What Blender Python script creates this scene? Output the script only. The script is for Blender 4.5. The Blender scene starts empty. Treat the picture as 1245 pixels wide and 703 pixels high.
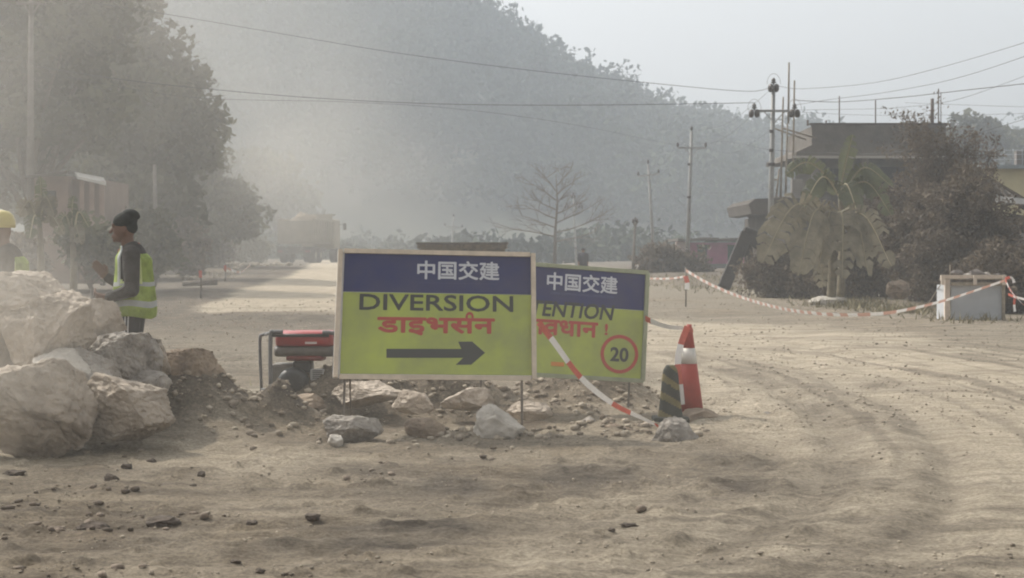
import bpy, bmesh, math, random
import numpy as np
from mathutils import Vector, Matrix, noise as mnoise

R = math.radians
scene = bpy.context.scene
random.seed(11)
rng = np.random.default_rng(11)

# ------------------------------------------------------------------ camera
FPX, CX, CY, CAMH = 2200.0, 622.5, 351.5, 1.4
PITCH = math.atan2(43.5, FPX)
cd = bpy.data.cameras.new("camera")
cam = bpy.data.objects.new("camera", cd)
scene.collection.objects.link(cam)
scene.camera = cam
cam.location = (0, 0, CAMH)
cam.rotation_euler = (math.pi / 2 - PITCH, 0, 0)
cd.sensor_width = 36.0
cd.lens = 36.0 * FPX / 1245.0
cd.clip_start = 0.1
cd.clip_end = 4000
cd.dof.use_dof = True
cd.dof.focus_distance = 15.0
cd.dof.aperture_fstop = 8.0

# ------------------------------------------------------------------ world + sun
SUN_EL, SUN_AZ = R(43), R(-47)      # azimuth from +Y (view direction), negative = to the left
w = bpy.data.worlds.new("World")
scene.world = w
w.use_nodes = True
wn = w.node_tree
bg = wn.nodes["Background"]
sky = wn.nodes.new("ShaderNodeTexSky")
sky.sky_type = 'NISHITA'
sky.sun_disc = False
sky.sun_elevation = SUN_EL
sky.sun_rotation = SUN_AZ
sky.air_density = 1.0
sky.dust_density = 6.0
sky.ozone_density = 1.0
hs = wn.nodes.new("ShaderNodeHueSaturation")
hs.inputs['Saturation'].default_value = 0.0
wn.links.new(sky.outputs[0], hs.inputs['Color'])
wn.links.new(hs.outputs[0], bg.inputs[0])
bg.inputs[1].default_value = 0.15
sd = bpy.data.lights.new("sun", 'SUN')
sd.energy = 2.7
sd.angle = R(0.8)
sd.color = (1.0, 0.90, 0.76)
sun = bpy.data.objects.new("sun", sd)
scene.collection.objects.link(sun)
sdir = Vector((math.sin(SUN_AZ) * math.cos(SUN_EL), math.cos(SUN_AZ) * math.cos(SUN_EL), math.sin(SUN_EL)))
sun.rotation_euler = sdir.to_track_quat('Z', 'Y').to_euler()
scene.view_settings.view_transform = 'Standard'
scene.view_settings.look = 'None'
scene.view_settings.gamma = 1.0
scene.view_settings.use_curve_mapping = False
scene.view_settings.exposure = 0.48
scene.cycles.volume_bounces = 2
scene.cycles.max_bounces = 6
scene.cycles.diffuse_bounces = 2
scene.cycles.transparent_max_bounces = 16
scene.cycles.volume_step_rate = 1.0
scene.cycles.volume_max_steps = 256
scene.cycles.use_denoising = True
scene.cycles.sample_clamp_indirect = 4.0
scene.cycles.filter_width = 2.0

# ------------------------------------------------------------------ pixel -> place
def ray(px, py):
    r, u = (px - CX) / FPX, -(py - CY) / FPX
    return Vector((r, math.cos(PITCH) + u * math.sin(PITCH), -math.sin(PITCH) + u * math.cos(PITCH)))
def at(px, py, Y):
    d = ray(px, py)
    return Vector((0, 0, CAMH)) + d * (Y / d.y)
def flat(px, py):
    d = ray(px, py)
    k = CAMH / max(-d.z, 1e-4)
    return (d.x * k, d.y * k)

# ------------------------------------------------------------------ numpy noise
def _hash(ix, iy, seed):
    h = (ix.astype(np.int64) * 374761393 + iy.astype(np.int64) * 668265263 + seed * 974634777) & 0x7fffffff
    h = ((h ^ (h >> 13)) * 1274126177) & 0x7fffffff
    return ((h ^ (h >> 16)) & 0xffff) / 65535.0
def vnoise(x, y, seed=0):
    ix, iy = np.floor(x), np.floor(y)
    fx, fy = x - ix, y - iy
    fx, fy = fx * fx * (3 - 2 * fx), fy * fy * (3 - 2 * fy)
    a, b = _hash(ix, iy, seed), _hash(ix + 1, iy, seed)
    c, d = _hash(ix, iy + 1, seed), _hash(ix + 1, iy + 1, seed)
    return (a + (b - a) * fx) * (1 - fy) + (c + (d - c) * fx) * fy - 0.5
def fbm(x, y, oct=4, seed=0):
    s, a = 0, 1.0
    for k in range(oct):
        s = s + a * vnoise(x * 2 ** k + 17.3 * k, y * 2 ** k - 9.1 * k, seed + k)
        a *= 0.5
    return s
def sstep(a, b, v):
    t = np.clip((v - a) / (b - a), 0, 1)
    return t * t * (3 - 2 * t)
def poly_dist(x, y, pts):
    best = np.full(np.shape(x), 1e9)
    for (x0, y0), (x1, y1) in zip(pts[:-1], pts[1:]):
        dx, dy = x1 - x0, y1 - y0
        t = np.clip(((x - x0) * dx + (y - y0) * dy) / (dx * dx + dy * dy + 1e-9), 0, 1)
        best = np.minimum(best, np.hypot(x - x0 - t * dx, y - y0 - t * dy))
    return best

# mounds: (px, D, half-width m, half-depth m, height m)
MOUNDS = [(250, 14.6, .60, .45, .30), (205, 14.2, .4, .4, .20), (335, 14.35, .55, .26, .22), (60, 14.2, 1.3, 1.0, .25),
          (440, 15.5, .75, .42, .24), (560, 15.8, .85, .42, .28), (685, 16.7, .65, .42, .26), (745, 16.5, .4, .4, .18),
          (745, 14.2, .45, .35, .08), (590, 13.6, .5, .3, .04), (362, 15.45, .45, .40, .16), (300, 22, 2.0, 1.4, .12)]
BERM = [flat(*p) for p in [(830, 430), (960, 462), (1050, 510), (1085, 560), (1060, 620), (900, 690), (700, 740)]]
RUTS = [[flat(*p) for p in q] for q in [
    [(880, 455), (1010, 510), (1040, 560), (980, 620), (800, 680), (560, 740)],
    [(960, 440), (1110, 500), (1170, 570), (1150, 640), (1060, 720)],
    [(850, 395), (1000, 425), (1150, 460), (1300, 520)],
    [(0, 640), (300, 640), (520, 628), (700, 606), (820, 592)],
    [(0, 690), (320, 680), (560, 655), (760, 622)]]]
FAR_TRACK = [(-29.0, 150), (-18.5, 120), (-11.5, 95), (-8.6, 75), (-7.8, 60), (-8.2, 47)]
RIGHT_TRACK = [flat(*p) for p in [(1080, 760), (1180, 640), (1200, 560), (1130, 490), (960, 430), (800, 395)]]

def H(x, y):
    x = np.asarray(x, float); y = np.asarray(y, float)
    az = x / np.maximum(y, 1)
    z = 0.75 * sstep(42, 122, y) * (1 - .75 * sstep(-.06, .05, az))
    z = z + 0.10 * fbm(x / 5, y / 9, 3, 5) * sstep(18, 40, y) + .03 * fbm(x / 1.9, y / 1.9, 2, 9)
    near = 1 - sstep(35, 80, y)
    rs = 1 - .72 * sstep(.3, 1.6, x - .11 * y) * (1 - sstep(20, 30, y))
    z = z + rs * near * (0.020 * fbm(x / .9, y / .45, 5, 21))
    fine = 1 - sstep(14, 26, y)
    rr = fbm(x / .16, y / .16, 3, 40)
    z = z + rs * fine * (0.017 * rr + .06 * np.maximum(rr - .2, 0) + .014 * fbm(x / .07, y / .07, 2, 44))
    for (px, D, wx, wy, h) in MOUNDS:
        mx = (px - CX) / FPX * D
        g = np.exp(-(((x - mx) / wx) ** 2 + ((y - D) / wy) ** 2) * 1.1)
        z = z + h * g * (1 + .55 * fbm(x / .3, y / .3, 3, 60))
    d = poly_dist(x, y, BERM)
    z = z + .022 * np.exp(-(d / .22) ** 2) * (1 + fbm(x / .2, y / .2, 2, 77))
    for k, q in enumerate(RUTS):
        d = poly_dist(x, y, q)
        z = z - .016 * np.exp(-(d / .13) ** 2) + .009 * np.exp(-((d - .25) / .1) ** 2)
    dB_ = poly_dist(x, y, BERM) + .10 * fbm(x / .8, y / .8, 2, 410)
    z = z + .018 * vnoise(dB_ * 5.5, dB_ * 0 + 3.1, 420) * sstep(0, .8, x - .12 * y) * (1 - sstep(20, 30, y))
    # right-hand verge, rising into a bank behind the gravel area
    e = y - (74 - 1.9 * (x - 6))
    z = z + .30 * sstep(0, 5, e) * sstep(4, 8, x) * sstep(30, 36, y)
    return z
def h1(x, y):
    return float(H(np.array([x]), np.array([y]))[0])
def gnd(px, py):
    x, y = flat(px, py)
    for _ in range(12):
        z = h1(x, y)
        d = ray(px, py)
        k = (CAMH - z) / max(-d.z, 1e-4)
        x, y = .5 * x + .5 * d.x * k, .5 * y + .5 * d.y * k
    return Vector((x, y, h1(x, y)))
def on(px, Y, dz=0.0):
    x = (px - CX) / FPX * Y
    return Vector((x, Y, h1(x, Y) + dz))

# ------------------------------------------------------------------ materials
MATS = {}
def mat(name, color, rough=.8, var=0.0, scale=8.0, bump=0.0, bscale=40.0, metallic=0.0, color2=None, detail=6, coord='Object',
        tone=False, transl=0.0, spec=.3, emit=None, stretch=None):
    if name in MATS:
        return MATS[name]
    m = bpy.data.materials.new(name)
    m.use_nodes = True
    nt = m.node_tree
    p = nt.nodes["Principled BSDF"]
    p.inputs['Roughness'].default_value = rough
    p.inputs['Metallic'].default_value = metallic
    p.inputs['Specular IOR Level'].default_value = spec
    tc = nt.nodes.new("ShaderNodeTexCoord")
    src = tc.outputs[coord]
    if stretch:
        mp = nt.nodes.new("ShaderNodeMapping"); mp.inputs['Scale'].default_value = stretch
        nt.links.new(src, mp.inputs[0]); src = mp.outputs[0]
    c2 = color2 or tuple(max(0, c * (1 - var)) for c in color)
    if var or color2 or tone:
        n = nt.nodes.new("ShaderNodeTexNoise")
        n.inputs['Scale'].default_value = scale
        n.inputs['Detail'].default_value = detail
        n.inputs['Roughness'].default_value = .65
        nt.links.new(src, n.inputs['Vector'])
        cr = nt.nodes.new("ShaderNodeValToRGB")
        cr.color_ramp.elements[0].position = .36
        cr.color_ramp.elements[1].position = .64
        cr.color_ramp.elements[0].color = (*c2, 1)
        cr.color_ramp.elements[1].color = (*color, 1)
        if tone:
            a = nt.nodes.new("ShaderNodeAttribute"); a.attribute_name = 'tone'
            cr.color_ramp.elements[0].position = 0; cr.color_ramp.elements[1].position = 1
            nt.links.new(a.outputs['Fac'], cr.inputs[0])
        else:
            nt.links.new(n.outputs[0], cr.inputs[0])
        nt.links.new(cr.outputs[0], p.inputs['Base Color'])
    else:
        p.inputs['Base Color'].default_value = (*color, 1)
    if bump:
        n2 = nt.nodes.new("ShaderNodeTexNoise")
        n2.inputs['Scale'].default_value = bscale
        n2.inputs['Detail'].default_value = 8
        nt.links.new(src, n2.inputs['Vector'])
        b = nt.nodes.new("ShaderNodeBump")
        b.inputs['Strength'].default_value = bump
        b.inputs['Distance'].default_value = 0.5 / bscale
        nt.links.new(n2.outputs[0], b.inputs['Height'])
        nt.links.new(b.outputs[0], p.inputs['Normal'])
    if transl:
        tr = nt.nodes.new("ShaderNodeBsdfTranslucent")
        mx = nt.nodes.new("ShaderNodeMixShader"); mx.inputs[0].default_value = transl
        out = nt.nodes["Material Output"]
        if p.inputs['Base Color'].links:
            nt.links.new(p.inputs['Base Color'].links[0].from_socket, tr.inputs[0])
        else:
            tr.inputs[0].default_value = (*color, 1)
        nt.links.new(p.outputs[0], mx.inputs[1]); nt.links.new(tr.outputs[0], mx.inputs[2])
        nt.links.new(mx.outputs[0], out.inputs[0])
    if emit:
        p.inputs['Emission Color'].default_value = (*color, 1)
        p.inputs['Emission Strength'].default_value = emit
    MATS[name] = m
    return m

# ------------------------------------------------------------------ object helpers
COL = scene.collection
def tag(o, label=None, cat=None, group=None, kind=None):
    if label: o['label'] = label
    if cat: o['category'] = cat
    if group: o['group'] = group
    if kind: o['kind'] = kind
    return o
def empty(name, loc, label, cat, group=None):
    o = bpy.data.objects.new(name, None)
    o.empty_display_size = .2
    COL.objects.link(o)
    o.location = loc
    return tag(o, label, cat, group)
def link(name, me, parent=None, loc=None):
    o = bpy.data.objects.new(name, me)
    COL.objects.link(o)
    if parent is not None: o.parent = parent
    if loc is not None: o.location = loc
    return o
def wloc(o):
    v = Vector((0, 0, 0))
    while o is not None:
        v += Vector(o.location); o = o.parent
    return v
def np_mesh(name, verts, faces, mats, tone=None, smooth=False, midx=None):
    verts = np.asarray(verts, np.float32); faces = np.asarray(faces, np.int32)
    n, k = faces.shape
    me = bpy.data.meshes.new(name)
    me.vertices.add(len(verts)); me.vertices.foreach_set('co', verts.ravel())
    me.loops.add(n * k); me.loops.foreach_set('vertex_index', faces.ravel())
    me.polygons.add(n)
    me.polygons.foreach_set('loop_start', np.arange(0, n * k, k, dtype=np.int32))
    me.polygons.foreach_set('loop_total', np.full(n, k, np.int32))
    for m in mats: me.materials.append(m)
    if midx is not None: me.polygons.foreach_set('material_index', np.asarray(midx, np.int32))
    if smooth: me.polygons.foreach_set('use_smooth', np.ones(n, bool))
    me.update(calc_edges=True)
    if tone is not None:
        at_ = me.attributes.new('tone', 'FLOAT', 'POINT')
        at_.data.foreach_set('value', np.asarray(tone, np.float32))
    return me

class MB:
    """collects shapes in world space; build() makes them one mesh object relative to its parent"""
    def __init__(s): s.v = []; s.f = []; s.m = []; s.sm = []
    def add(s, vs, fs, mi=0, smooth=False):
        b = len(s.v)
        s.v += [Vector(v) for v in vs]
        for f in fs:
            s.f.append(tuple(b + i for i in f)); s.m.append(mi); s.sm.append(smooth)
        return s
    def box(s, c, size, rot=None, mi=0, jit=0.0):
        c = Vector(c); M = rot if rot is not None else Matrix.Identity(3)
        vs = []
        for k in range(8):
            q = Vector(((k & 1) - .5, ((k >> 1) & 1) - .5, ((k >> 2) & 1) - .5))
            q = Vector((q.x * size[0], q.y * size[1], q.z * size[2]))
            if jit: q += Vector((random.uniform(-jit, jit), random.uniform(-jit, jit), random.uniform(-jit, jit)))
            vs.append(c + M @ q)
        return s.add(vs, [(0, 2, 3, 1), (4, 5, 7, 6), (0, 1, 5, 4), (2, 6, 7, 3), (0, 4, 6, 2), (1, 3, 7, 5)], mi)
    def bar(s, a, b, wd, ht, mi=0, up=Vector((0, 0, 1))):
        a, b = Vector(a), Vector(b); d = b - a
        x = d.normalized(); y = up.cross(x)
        if y.length < 1e-3: y = Vector((0, 1, 0)).cross(x)
        y.normalize(); z = x.cross(y)
        return s.box((a + b) / 2, (d.length, wd, ht), Matrix((x, y, z)).transposed(), mi)
    def tube(s, pts, rad, seg=8, mi=0, smooth=True, cap=True):
        pts = [Vector(p) for p in pts]
        if not hasattr(rad, '__len__'): rad = [rad] * len(pts)
        vs = []; fs = []
        ref = None
        for i, p in enumerate(pts):
            t = (pts[min(i + 1, len(pts) - 1)] - pts[max(i - 1, 0)])
            t = t.normalized() if t.length > 1e-9 else Vector((0, 0, 1))
            if ref is None:
                ref = Vector((0, 0, 1)) if abs(t.z) < .9 else Vector((1, 0, 0))
            u = (ref - t * ref.dot(t))
            if u.length < 1e-4: u = Vector((1, 0, 0)).cross(t)
            u.normalize(); ref = u; v = t.cross(u)
            for k in range(seg):
                a = 2 * math.pi * k / seg
                vs.append(p + (u * math.cos(a) + v * math.sin(a)) * rad[i])
        for i in range(len(pts) - 1):
            for k in range(seg):
                k2 = (k + 1) % seg
                fs.append((i * seg + k, i * seg + k2, (i + 1) * seg + k2, (i + 1) * seg + k))
        s.add(vs, fs, mi, smooth)
        if cap:
            b = len(s.v) - len(vs)
            s.f += [tuple(b + k for k in range(seg))[::-1], tuple(b + (len(pts) - 1) * seg + k for k in range(seg))]
            s.m += [mi, mi]; s.sm += [False, False]
        return s
    def lathe(s, c, prof, seg=20, axis=Vector((0, 0, 1)), mi=0, smooth=True):
        c = Vector(c); q = Vector((0, 0, 1)).rotation_difference(Vector(axis))
        vs = []; fs = []
        for (r, z) in prof:
            for k in range(seg):
                a = 2 * math.pi * k / seg
                vs.append(c + q @ Vector((r * math.cos(a), r * math.sin(a), z)))
        for i in range(len(prof) - 1):
            for k in range(seg):
                k2 = (k + 1) % seg
                fs.append((i * seg + k, i * seg + k2, (i + 1) * seg + k2, (i + 1) * seg + k))
        fs.append(tuple(range(seg))[::-1]); n = (len(prof) - 1) * seg
        fs.append(tuple(n + k for k in range(seg)))
        return s.add(vs, fs, mi, smooth)
    def build(s, name, mats, parent=None, origin=None, bevel=0.0):
        o0 = wloc(parent) if parent is not None else Vector(origin if origin is not None else (0, 0, 0))
        me = bpy.data.meshes.new(name)
        me.from_pydata([v - o0 for v in s.v], [], s.f)
        for m in (mats if isinstance(mats, (list, tuple)) else [mats]): me.materials.append(m)
        me.polygons.foreach_set('material_index', s.m)
        me.polygons.foreach_set('use_smooth', s.sm)
        me.update()
        o = link(name, me, parent)
        if parent is None: o.location = o0
        if bevel:
            bv = o.modifiers.new('bevel', 'BEVEL'); bv.width = bevel; bv.segments = 2; bv.limit_method = 'ANGLE'
        return o
def catmull(pts, n=8):
    P = [Vector(p) for p in pts]; P = [P[0] * 2 - P[1]] + P + [P[-1] * 2 - P[-2]]
    out = []
    for i in range(1, len(P) - 2):
        a, b, c, d = P[i - 1:i + 3]
        for k in range(n):
            t = k / n
            out.append(.5 * ((2 * b) + (c - a) * t + (2 * a - 5 * b + 4 * c - d) * t * t + (3 * b - 3 * c + d - a) * t ** 3))
    out.append(P[-2]); return out

# ================================================================== GROUND
def ground_material():
    m = bpy.data.materials.new('dusty_ground'); m.use_nodes = True
    nt = m.node_tree; L = nt.links.new; p = nt.nodes["Principled BSDF"]
    p.inputs['Roughness'].default_value = .95; p.inputs['Specular IOR Level'].default_value = .15
    tc = nt.nodes.new("ShaderNodeTexCoord")
    def noise(sc, det=8, rough=.65, stretch=None):
        n = nt.nodes.new("ShaderNodeTexNoise"); n.inputs['Scale'].default_value = sc; n.inputs['Detail'].default_value = det
        n.inputs['Roughness'].default_value = rough
        src = tc.outputs['Object']
        if stretch:
            mp = nt.nodes.new("ShaderNodeMapping"); mp.inputs['Scale'].default_value = stretch; L(src, mp.inputs[0]); src = mp.outputs[0]
        L(src, n.inputs['Vector']); return n.outputs[0]
    def ramp(v, a, b, c0, c1):
        r = nt.nodes.new("ShaderNodeValToRGB"); e = r.color_ramp.elements
        e[0].position, e[1].position = a, b; e[0].color = (*c0, 1); e[1].color = (*c1, 1); L(v, r.inputs[0]); return r.outputs[0]
    def mix(f, a, b):
        x = nt.nodes.new("ShaderNodeMix"); x.data_type = 'RGBA'
        if hasattr(f, 'links') or hasattr(f, 'is_output'): L(f, x.inputs[0])
        else: x.inputs[0].default_value = f
        L(a, x.inputs[6]); L(b, x.inputs[7]); return x.outputs[2]
    soil = ramp(noise(1.1, 10), .38, .60, (.15, .12, .088), (.35, .295, .22))
    gravel = ramp(noise(14, 10, .8), .35, .66, (.18, .158, .125), (.38, .335, .265))
    dust = ramp(noise(2.2, 8, .6, (1, .5, 1)), .3, .7, (.45, .39, .30), (.60, .53, .42))
    at1 = nt.nodes.new("ShaderNodeAttribute"); at1.attribute_name = 'dust'
    at2 = nt.nodes.new("ShaderNodeAttribute"); at2.attribute_name = 'gravel'
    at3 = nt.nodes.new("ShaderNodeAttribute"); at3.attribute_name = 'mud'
    dark_ground = ramp(noise(6, 10, .75), .36, .62, (.095, .080, .064), (.20, .172, .138))
    c = mix(at2.outputs['Fac'], soil, gravel)
    c = mix(at1.outputs['Fac'], c, dust)
    c = mix(at3.outputs['Fac'], c, dark_ground)
    spk = ramp(noise(38, 6, .8), .40, .60, (.62, .61, .60), (1.14, 1.13, 1.11))
    spk2 = ramp(noise(3.5, 10, .8, (.5, 1.6, 1)), .38, .62, (.72, .71, .70), (1.12, 1.12, 1.12))
    for q_ in (spk, spk2):
        x = nt.nodes.new("ShaderNodeMix"); x.data_type = 'RGBA'; x.blend_type = 'MULTIPLY'; x.inputs[0].default_value = 1
        L(c, x.inputs[6]); L(q_, x.inputs[7]); c = x.outputs[2]
    L(c, p.inputs['Base Color'])
    b = nt.nodes.new("ShaderNodeBump"); b.inputs['Strength'].default_value = 1.0; b.inputs['Distance'].default_value = .05
    L(noise(16, 12, .8), b.inputs['Height'])
    L(b.outputs[0], p.inputs['Normal'])
    return m
def build_ground():
    ys = np.concatenate([np.linspace(-38, 4.5, 24), np.exp(np.linspace(np.log(5.0), np.log(62), 680)),
                         np.exp(np.linspace(np.log(63), np.log(700), 110))])
    s = np.concatenate([-np.exp(np.linspace(np.log(1.0), np.log(.36), 26)), np.linspace(-.35, .35, 430),
                        np.exp(np.linspace(np.log(.36), np.log(1.0), 26))])
    Wd = 8 + np.clip(ys, 0, None) * .62 + 25 * sstep(40, 120, ys)
    X = Wd[:, None] * s[None, :]; Y = np.repeat(ys[:, None], len(s), 1)
    X = np.where(np.abs(s)[None, :] > .98, np.sign(X) * 445, X)
    Z = H(X, Y)
    nr, nc = X.shape
    verts = np.stack([X, Y, Z], -1).reshape(-1, 3)
    i = np.arange(nr - 1)[:, None] * nc + np.arange(nc - 1)[None, :]
    faces = np.stack([i, i + 1, i + nc + 1, i + nc], -1).reshape(-1, 4)
    me = np_mesh('ground', verts, faces, [ground_material()], smooth=True)
    x, y = verts[:, 0].astype(float), verts[:, 1].astype(float)
    n1 = fbm(x / 1.3, y / 2.2, 4, 101); n2 = fbm(x / .35, y / .9, 4, 131)
    le = np.interp(y, [42, 44, 62, 85, 110, 150], [-7.2, -7.9, -9.4, -10.3, -12.4, -17]) + .35 * n1
    far_on = sstep(-.35, .35, x - le) * (1 - sstep(4.5, 6.5, x - le)) * sstep(41, 44.5, y + 1.5 * n1)
    dust = 1.0 * far_on
    dr = poly_dist(x, y, RIGHT_TRACK)
    dust = np.maximum(dust, 1.0 * (1 - sstep(.6, 1.5, dr / (1.5 + .035 * y) + .7 * n1)))
    band = np.exp(-((y - 12.2 - .25 * (x + 2.5)) / 1.1) ** 2) * sstep(.6, -.6, x) if False else np.exp(-((y - 12.0) / 1.25) ** 2) * (1 - sstep(-1.6, -.2, x))
    dust = np.maximum(dust, np.clip(band * (1.0 + 1.3 * n1 + .8 * n2), 0, .8))  # sunlit tan band at left, its brightness put into the dust mask
    dust = np.maximum(dust, np.clip(.35 + 1.6 * n1 + .9 * n2, 0, .55) * (1 - sstep(15, 22, y)))
    grav = np.clip(sstep(15.5, 19, y) * (1 - .2 * sstep(60, 100, y)) + 1.5 * n1 * (y > 15), 0, 1)
    dark_ground = np.zeros_like(x)
    for (px, D, wx, wy, h) in MOUNDS[:8]:
        mx = (px - CX) / FPX * D
        dark_ground = np.maximum(dark_ground, (.95 if px < 400 else .5) * np.exp(-(((x - mx) / wx) ** 2 + ((y - D) / wy) ** 2) * .9))
    for (px, py, wx, wy, a) in [(700, 585, 1.5, 1.0, .95), (850, 565, .9, .8, .8), (540, 570, 1.0, .7, .75), (500, 640, 1.5, .3, .7), (330, 660, 1.6, .3, .6),
                                (150, 640, 1.2, .22, .5), (60, 575, .6, .25, .6), (820, 655, .7, .2, .55), (230, 600, .6, .15, .35),
                                (330, 400, 3.0, 3.0, .5), (640, 545, 1.6, .5, .4), (1060, 470, .7, .9, .35)]:
        cx, cy = flat(px, py)
        dark_ground = np.maximum(dark_ground, a * np.exp(-(((x - cx) / wx) ** 2 + ((y - cy) / wy) ** 2)) * (1 + 1.6 * n2))  # darker ground patches and streaks, broken up by noise
    dB = poly_dist(x, y, BERM); dark_ground = np.maximum(dark_ground, .45 * np.exp(-((dB - .3) / .25) ** 2) * (1 + n2))
    strk = fbm(x / 1.2, y / .16, 3, 300)
    dark_ground = np.maximum(dark_ground, np.clip(.2 + 1.1 * strk + .5 * n2, 0, .6) * (1 - sstep(10.5, 12.5, y)))
    right = sstep(0, .5, x - np.interp(y, [5, 8.5, 11, 14, 18, 30], [0.5, 1.6, 2.3, 2.4, 1.9, 1.5]))
    wob = dB + .10 * fbm(x / .8, y / .8, 2, 410)
    st1 = vnoise(wob * 5.5, wob * 0 + 3.1, 420) + .6 * vnoise(wob * 13, wob * 0 + 9.1, 421)
    stripes = right * (1 - sstep(22, 34, y))
    dust = np.clip(dust + stripes * (.25 + 1.1 * np.maximum(st1, -.3)), 0, 1)
    dark_ground = np.maximum(dark_ground, stripes * np.clip(-1.5 * st1 + .6 * n2 - .12, 0, .6))
    sw = fbm((x + .35 * y) / 3.5, (y - .12 * x) / .22, 3, 440)
    dust = np.clip(dust + .55 * np.maximum(sw, 0) * sstep(15, 19, y) * (1 - sstep(45, 60, y)) * (x > -2), 0, 1)
    dark_ground = np.maximum(dark_ground, np.clip(-1.3 * sw - .1, 0, .45) * sstep(15, 19, y) * (1 - sstep(45, 60, y)))
    verge = sstep(-.5, 1.5, y - (74 - 1.9 * (x - 6)) + 3 * n1) * sstep(4, 8, x) * sstep(30, 36, y)
    dark_ground = np.maximum(dark_ground, .85 * verge)
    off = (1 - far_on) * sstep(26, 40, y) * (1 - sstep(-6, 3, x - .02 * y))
    dark_ground = np.maximum(dark_ground, np.clip(.80 + .6 * n2, 0, 1) * off)
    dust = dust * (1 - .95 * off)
    for nm, a in (('dust', np.clip(dust, 0, 1)), ('gravel', grav), ('mud', np.clip(dark_ground, 0, 1))):
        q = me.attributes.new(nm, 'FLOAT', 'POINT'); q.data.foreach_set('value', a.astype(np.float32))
    tag(link('ground', me), kind='structure')  # left post in the paler wood: its sunlit look is in the colour
build_ground()

# ------------------------------------------------------------------ hill
RIDGE = [(-900, -200), (-200, -190), (190, -175), (400, -95), (500, -28), (555, 18), (625, 58), (680, 88), (735, 122), (790, 150), (840, 162),
         (880, 176), (930, 196), (985, 198), (1100, 204), (1180, 206), (1245, 202), (1900, 190)]
HY = 480.0
def hill_z(x, y):
    px = CX + x / HY * FPX
    py = np.interp(px, [r[0] for r in RIDGE], [r[1] for r in RIDGE])
    zr = (308 - py) * HY / FPX + CAMH
    t = np.clip((y - 300) / (HY - 300), 0, 1); b = np.clip((y - HY) / 180, 0, 1)
    prof = (t ** 1.15) * (1 - .6 * b)
    return -1.2 + (zr + 1.2) * prof + 22 * fbm((x + .5 * y) / 55, y / 160, 3, 7) * np.minimum(1, t * 3) * (t < 1) * (1 - t) + 2.0 * fbm(x / 25, y / 25, 2, 8) * t
def build_hill():
    xs = np.linspace(-430, 430, 180); ys = np.linspace(298, 660, 80)
    X, Y = np.meshgrid(xs, ys); Z = hill_z(X, Y)
    nr, nc = X.shape
    i = np.arange(nr - 1)[:, None] * nc + np.arange(nc - 1)[None, :]
    faces = np.stack([i, i + 1, i + nc + 1, i + nc], -1).reshape(-1, 4)
    m = mat('hill_soil', (.10, .10, .07), .95, .5, .05)
    tag(link('hill', np_mesh('hill', np.stack([X, Y, Z], -1).reshape(-1, 3), faces, [m], smooth=True)), kind='structure')
build_hill()

def leaf_cloud(centers, spread, per, size, seed=0, flat_=1.0, aspect=1.6, tones=None):
    """small quads scattered round clump centres"""
    g = np.random.default_rng(seed)
    C = np.asarray(centers, float); n = len(C) * per
    spread = np.broadcast_to(np.asarray(spread, float), (len(C),))
    base = np.repeat(C, per, 0)
    off = g.normal(size=(n, 3)); off /= np.linalg.norm(off, axis=1)[:, None] + 1e-9
    rad = np.repeat(spread, per) * g.random(n) ** .45
    off = off * rad[:, None]; off[:, 2] *= flat_
    P = base + off
    a = g.normal(size=(n, 3)); a /= np.linalg.norm(a, axis=1)[:, None]
    b = g.normal(size=(n, 3)); b -= a * (a * b).sum(1)[:, None]; b /= np.linalg.norm(b, axis=1)[:, None]
    sz = size * (.55 + .9 * g.random(n))
    a *= (sz * .5 * aspect)[:, None]; b *= (sz * .5)[:, None]
    V = np.stack([P - a, P - b * .9 + a * .1, P + a, P + b * .9 + a * .1], 1).reshape(-1, 3)
    F = np.arange(n * 4).reshape(-1, 4)
    ct = g.random(len(C)) if tones is None else tones
    t = np.clip(np.repeat(ct, per) * .7 + g.random(n) * .3, 0, 1)
    return V, F, np.repeat(t, 4)

FOREST = mat('forest_leaf', (.070, .085, .05), 1.0, tone=True, color2=(.034, .044, .03), spec=.05)
def build_forest():
    g = np.random.default_rng(5)
    n = 4300
    x = g.uniform(-190, 230, n * 2); y = g.uniform(330, 492, n * 2)
    keep = (np.abs(x / y) < .36) ; x, y = x[keep][:n], y[keep][:n]
    # more along the crest
    xr = np.linspace(-180, 180, 420) + g.normal(size=420); yr = HY + g.normal(size=420) * 4
    x = np.concatenate([x, xr]); y = np.concatenate([y, yr])
    z = hill_z(x, y)
    s = g.uniform(1.8, 5.2, len(x)) * (1 + .8 * fbm(x / 20, y / 20, 2, 72)); s[-420:] = g.uniform(1.6, 4.4, 420) * np.where(g.random(420) < .12, 1.5, 1)
    cen = []; spr = []
    for k in range(4):
        cen.append(np.stack([x + g.normal(size=len(x)) * s * .45, y + g.normal(size=len(x)) * s * .45, z + s * (.5 + .45 * k)], -1)); spr.append(s * (.85 - .1 * k))
    C = np.concatenate(cen); S = np.concatenate(spr)
    tn = np.clip(.45 + 1.2 * np.tile(fbm(x / 30, y / 45, 3, 71), 4) + .5 * (np.tile(g.random(len(x)), 4) - .5), 0, 1)
    V, F, T = leaf_cloud(C, S, 16, 1.1, 3, tones=tn)
    tag(link('hill_forest', np_mesh('hill_forest', V, F, [FOREST], T)), 'hazy blue forest covering the whole hillside', 'forest', kind='stuff')
build_forest()

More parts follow.
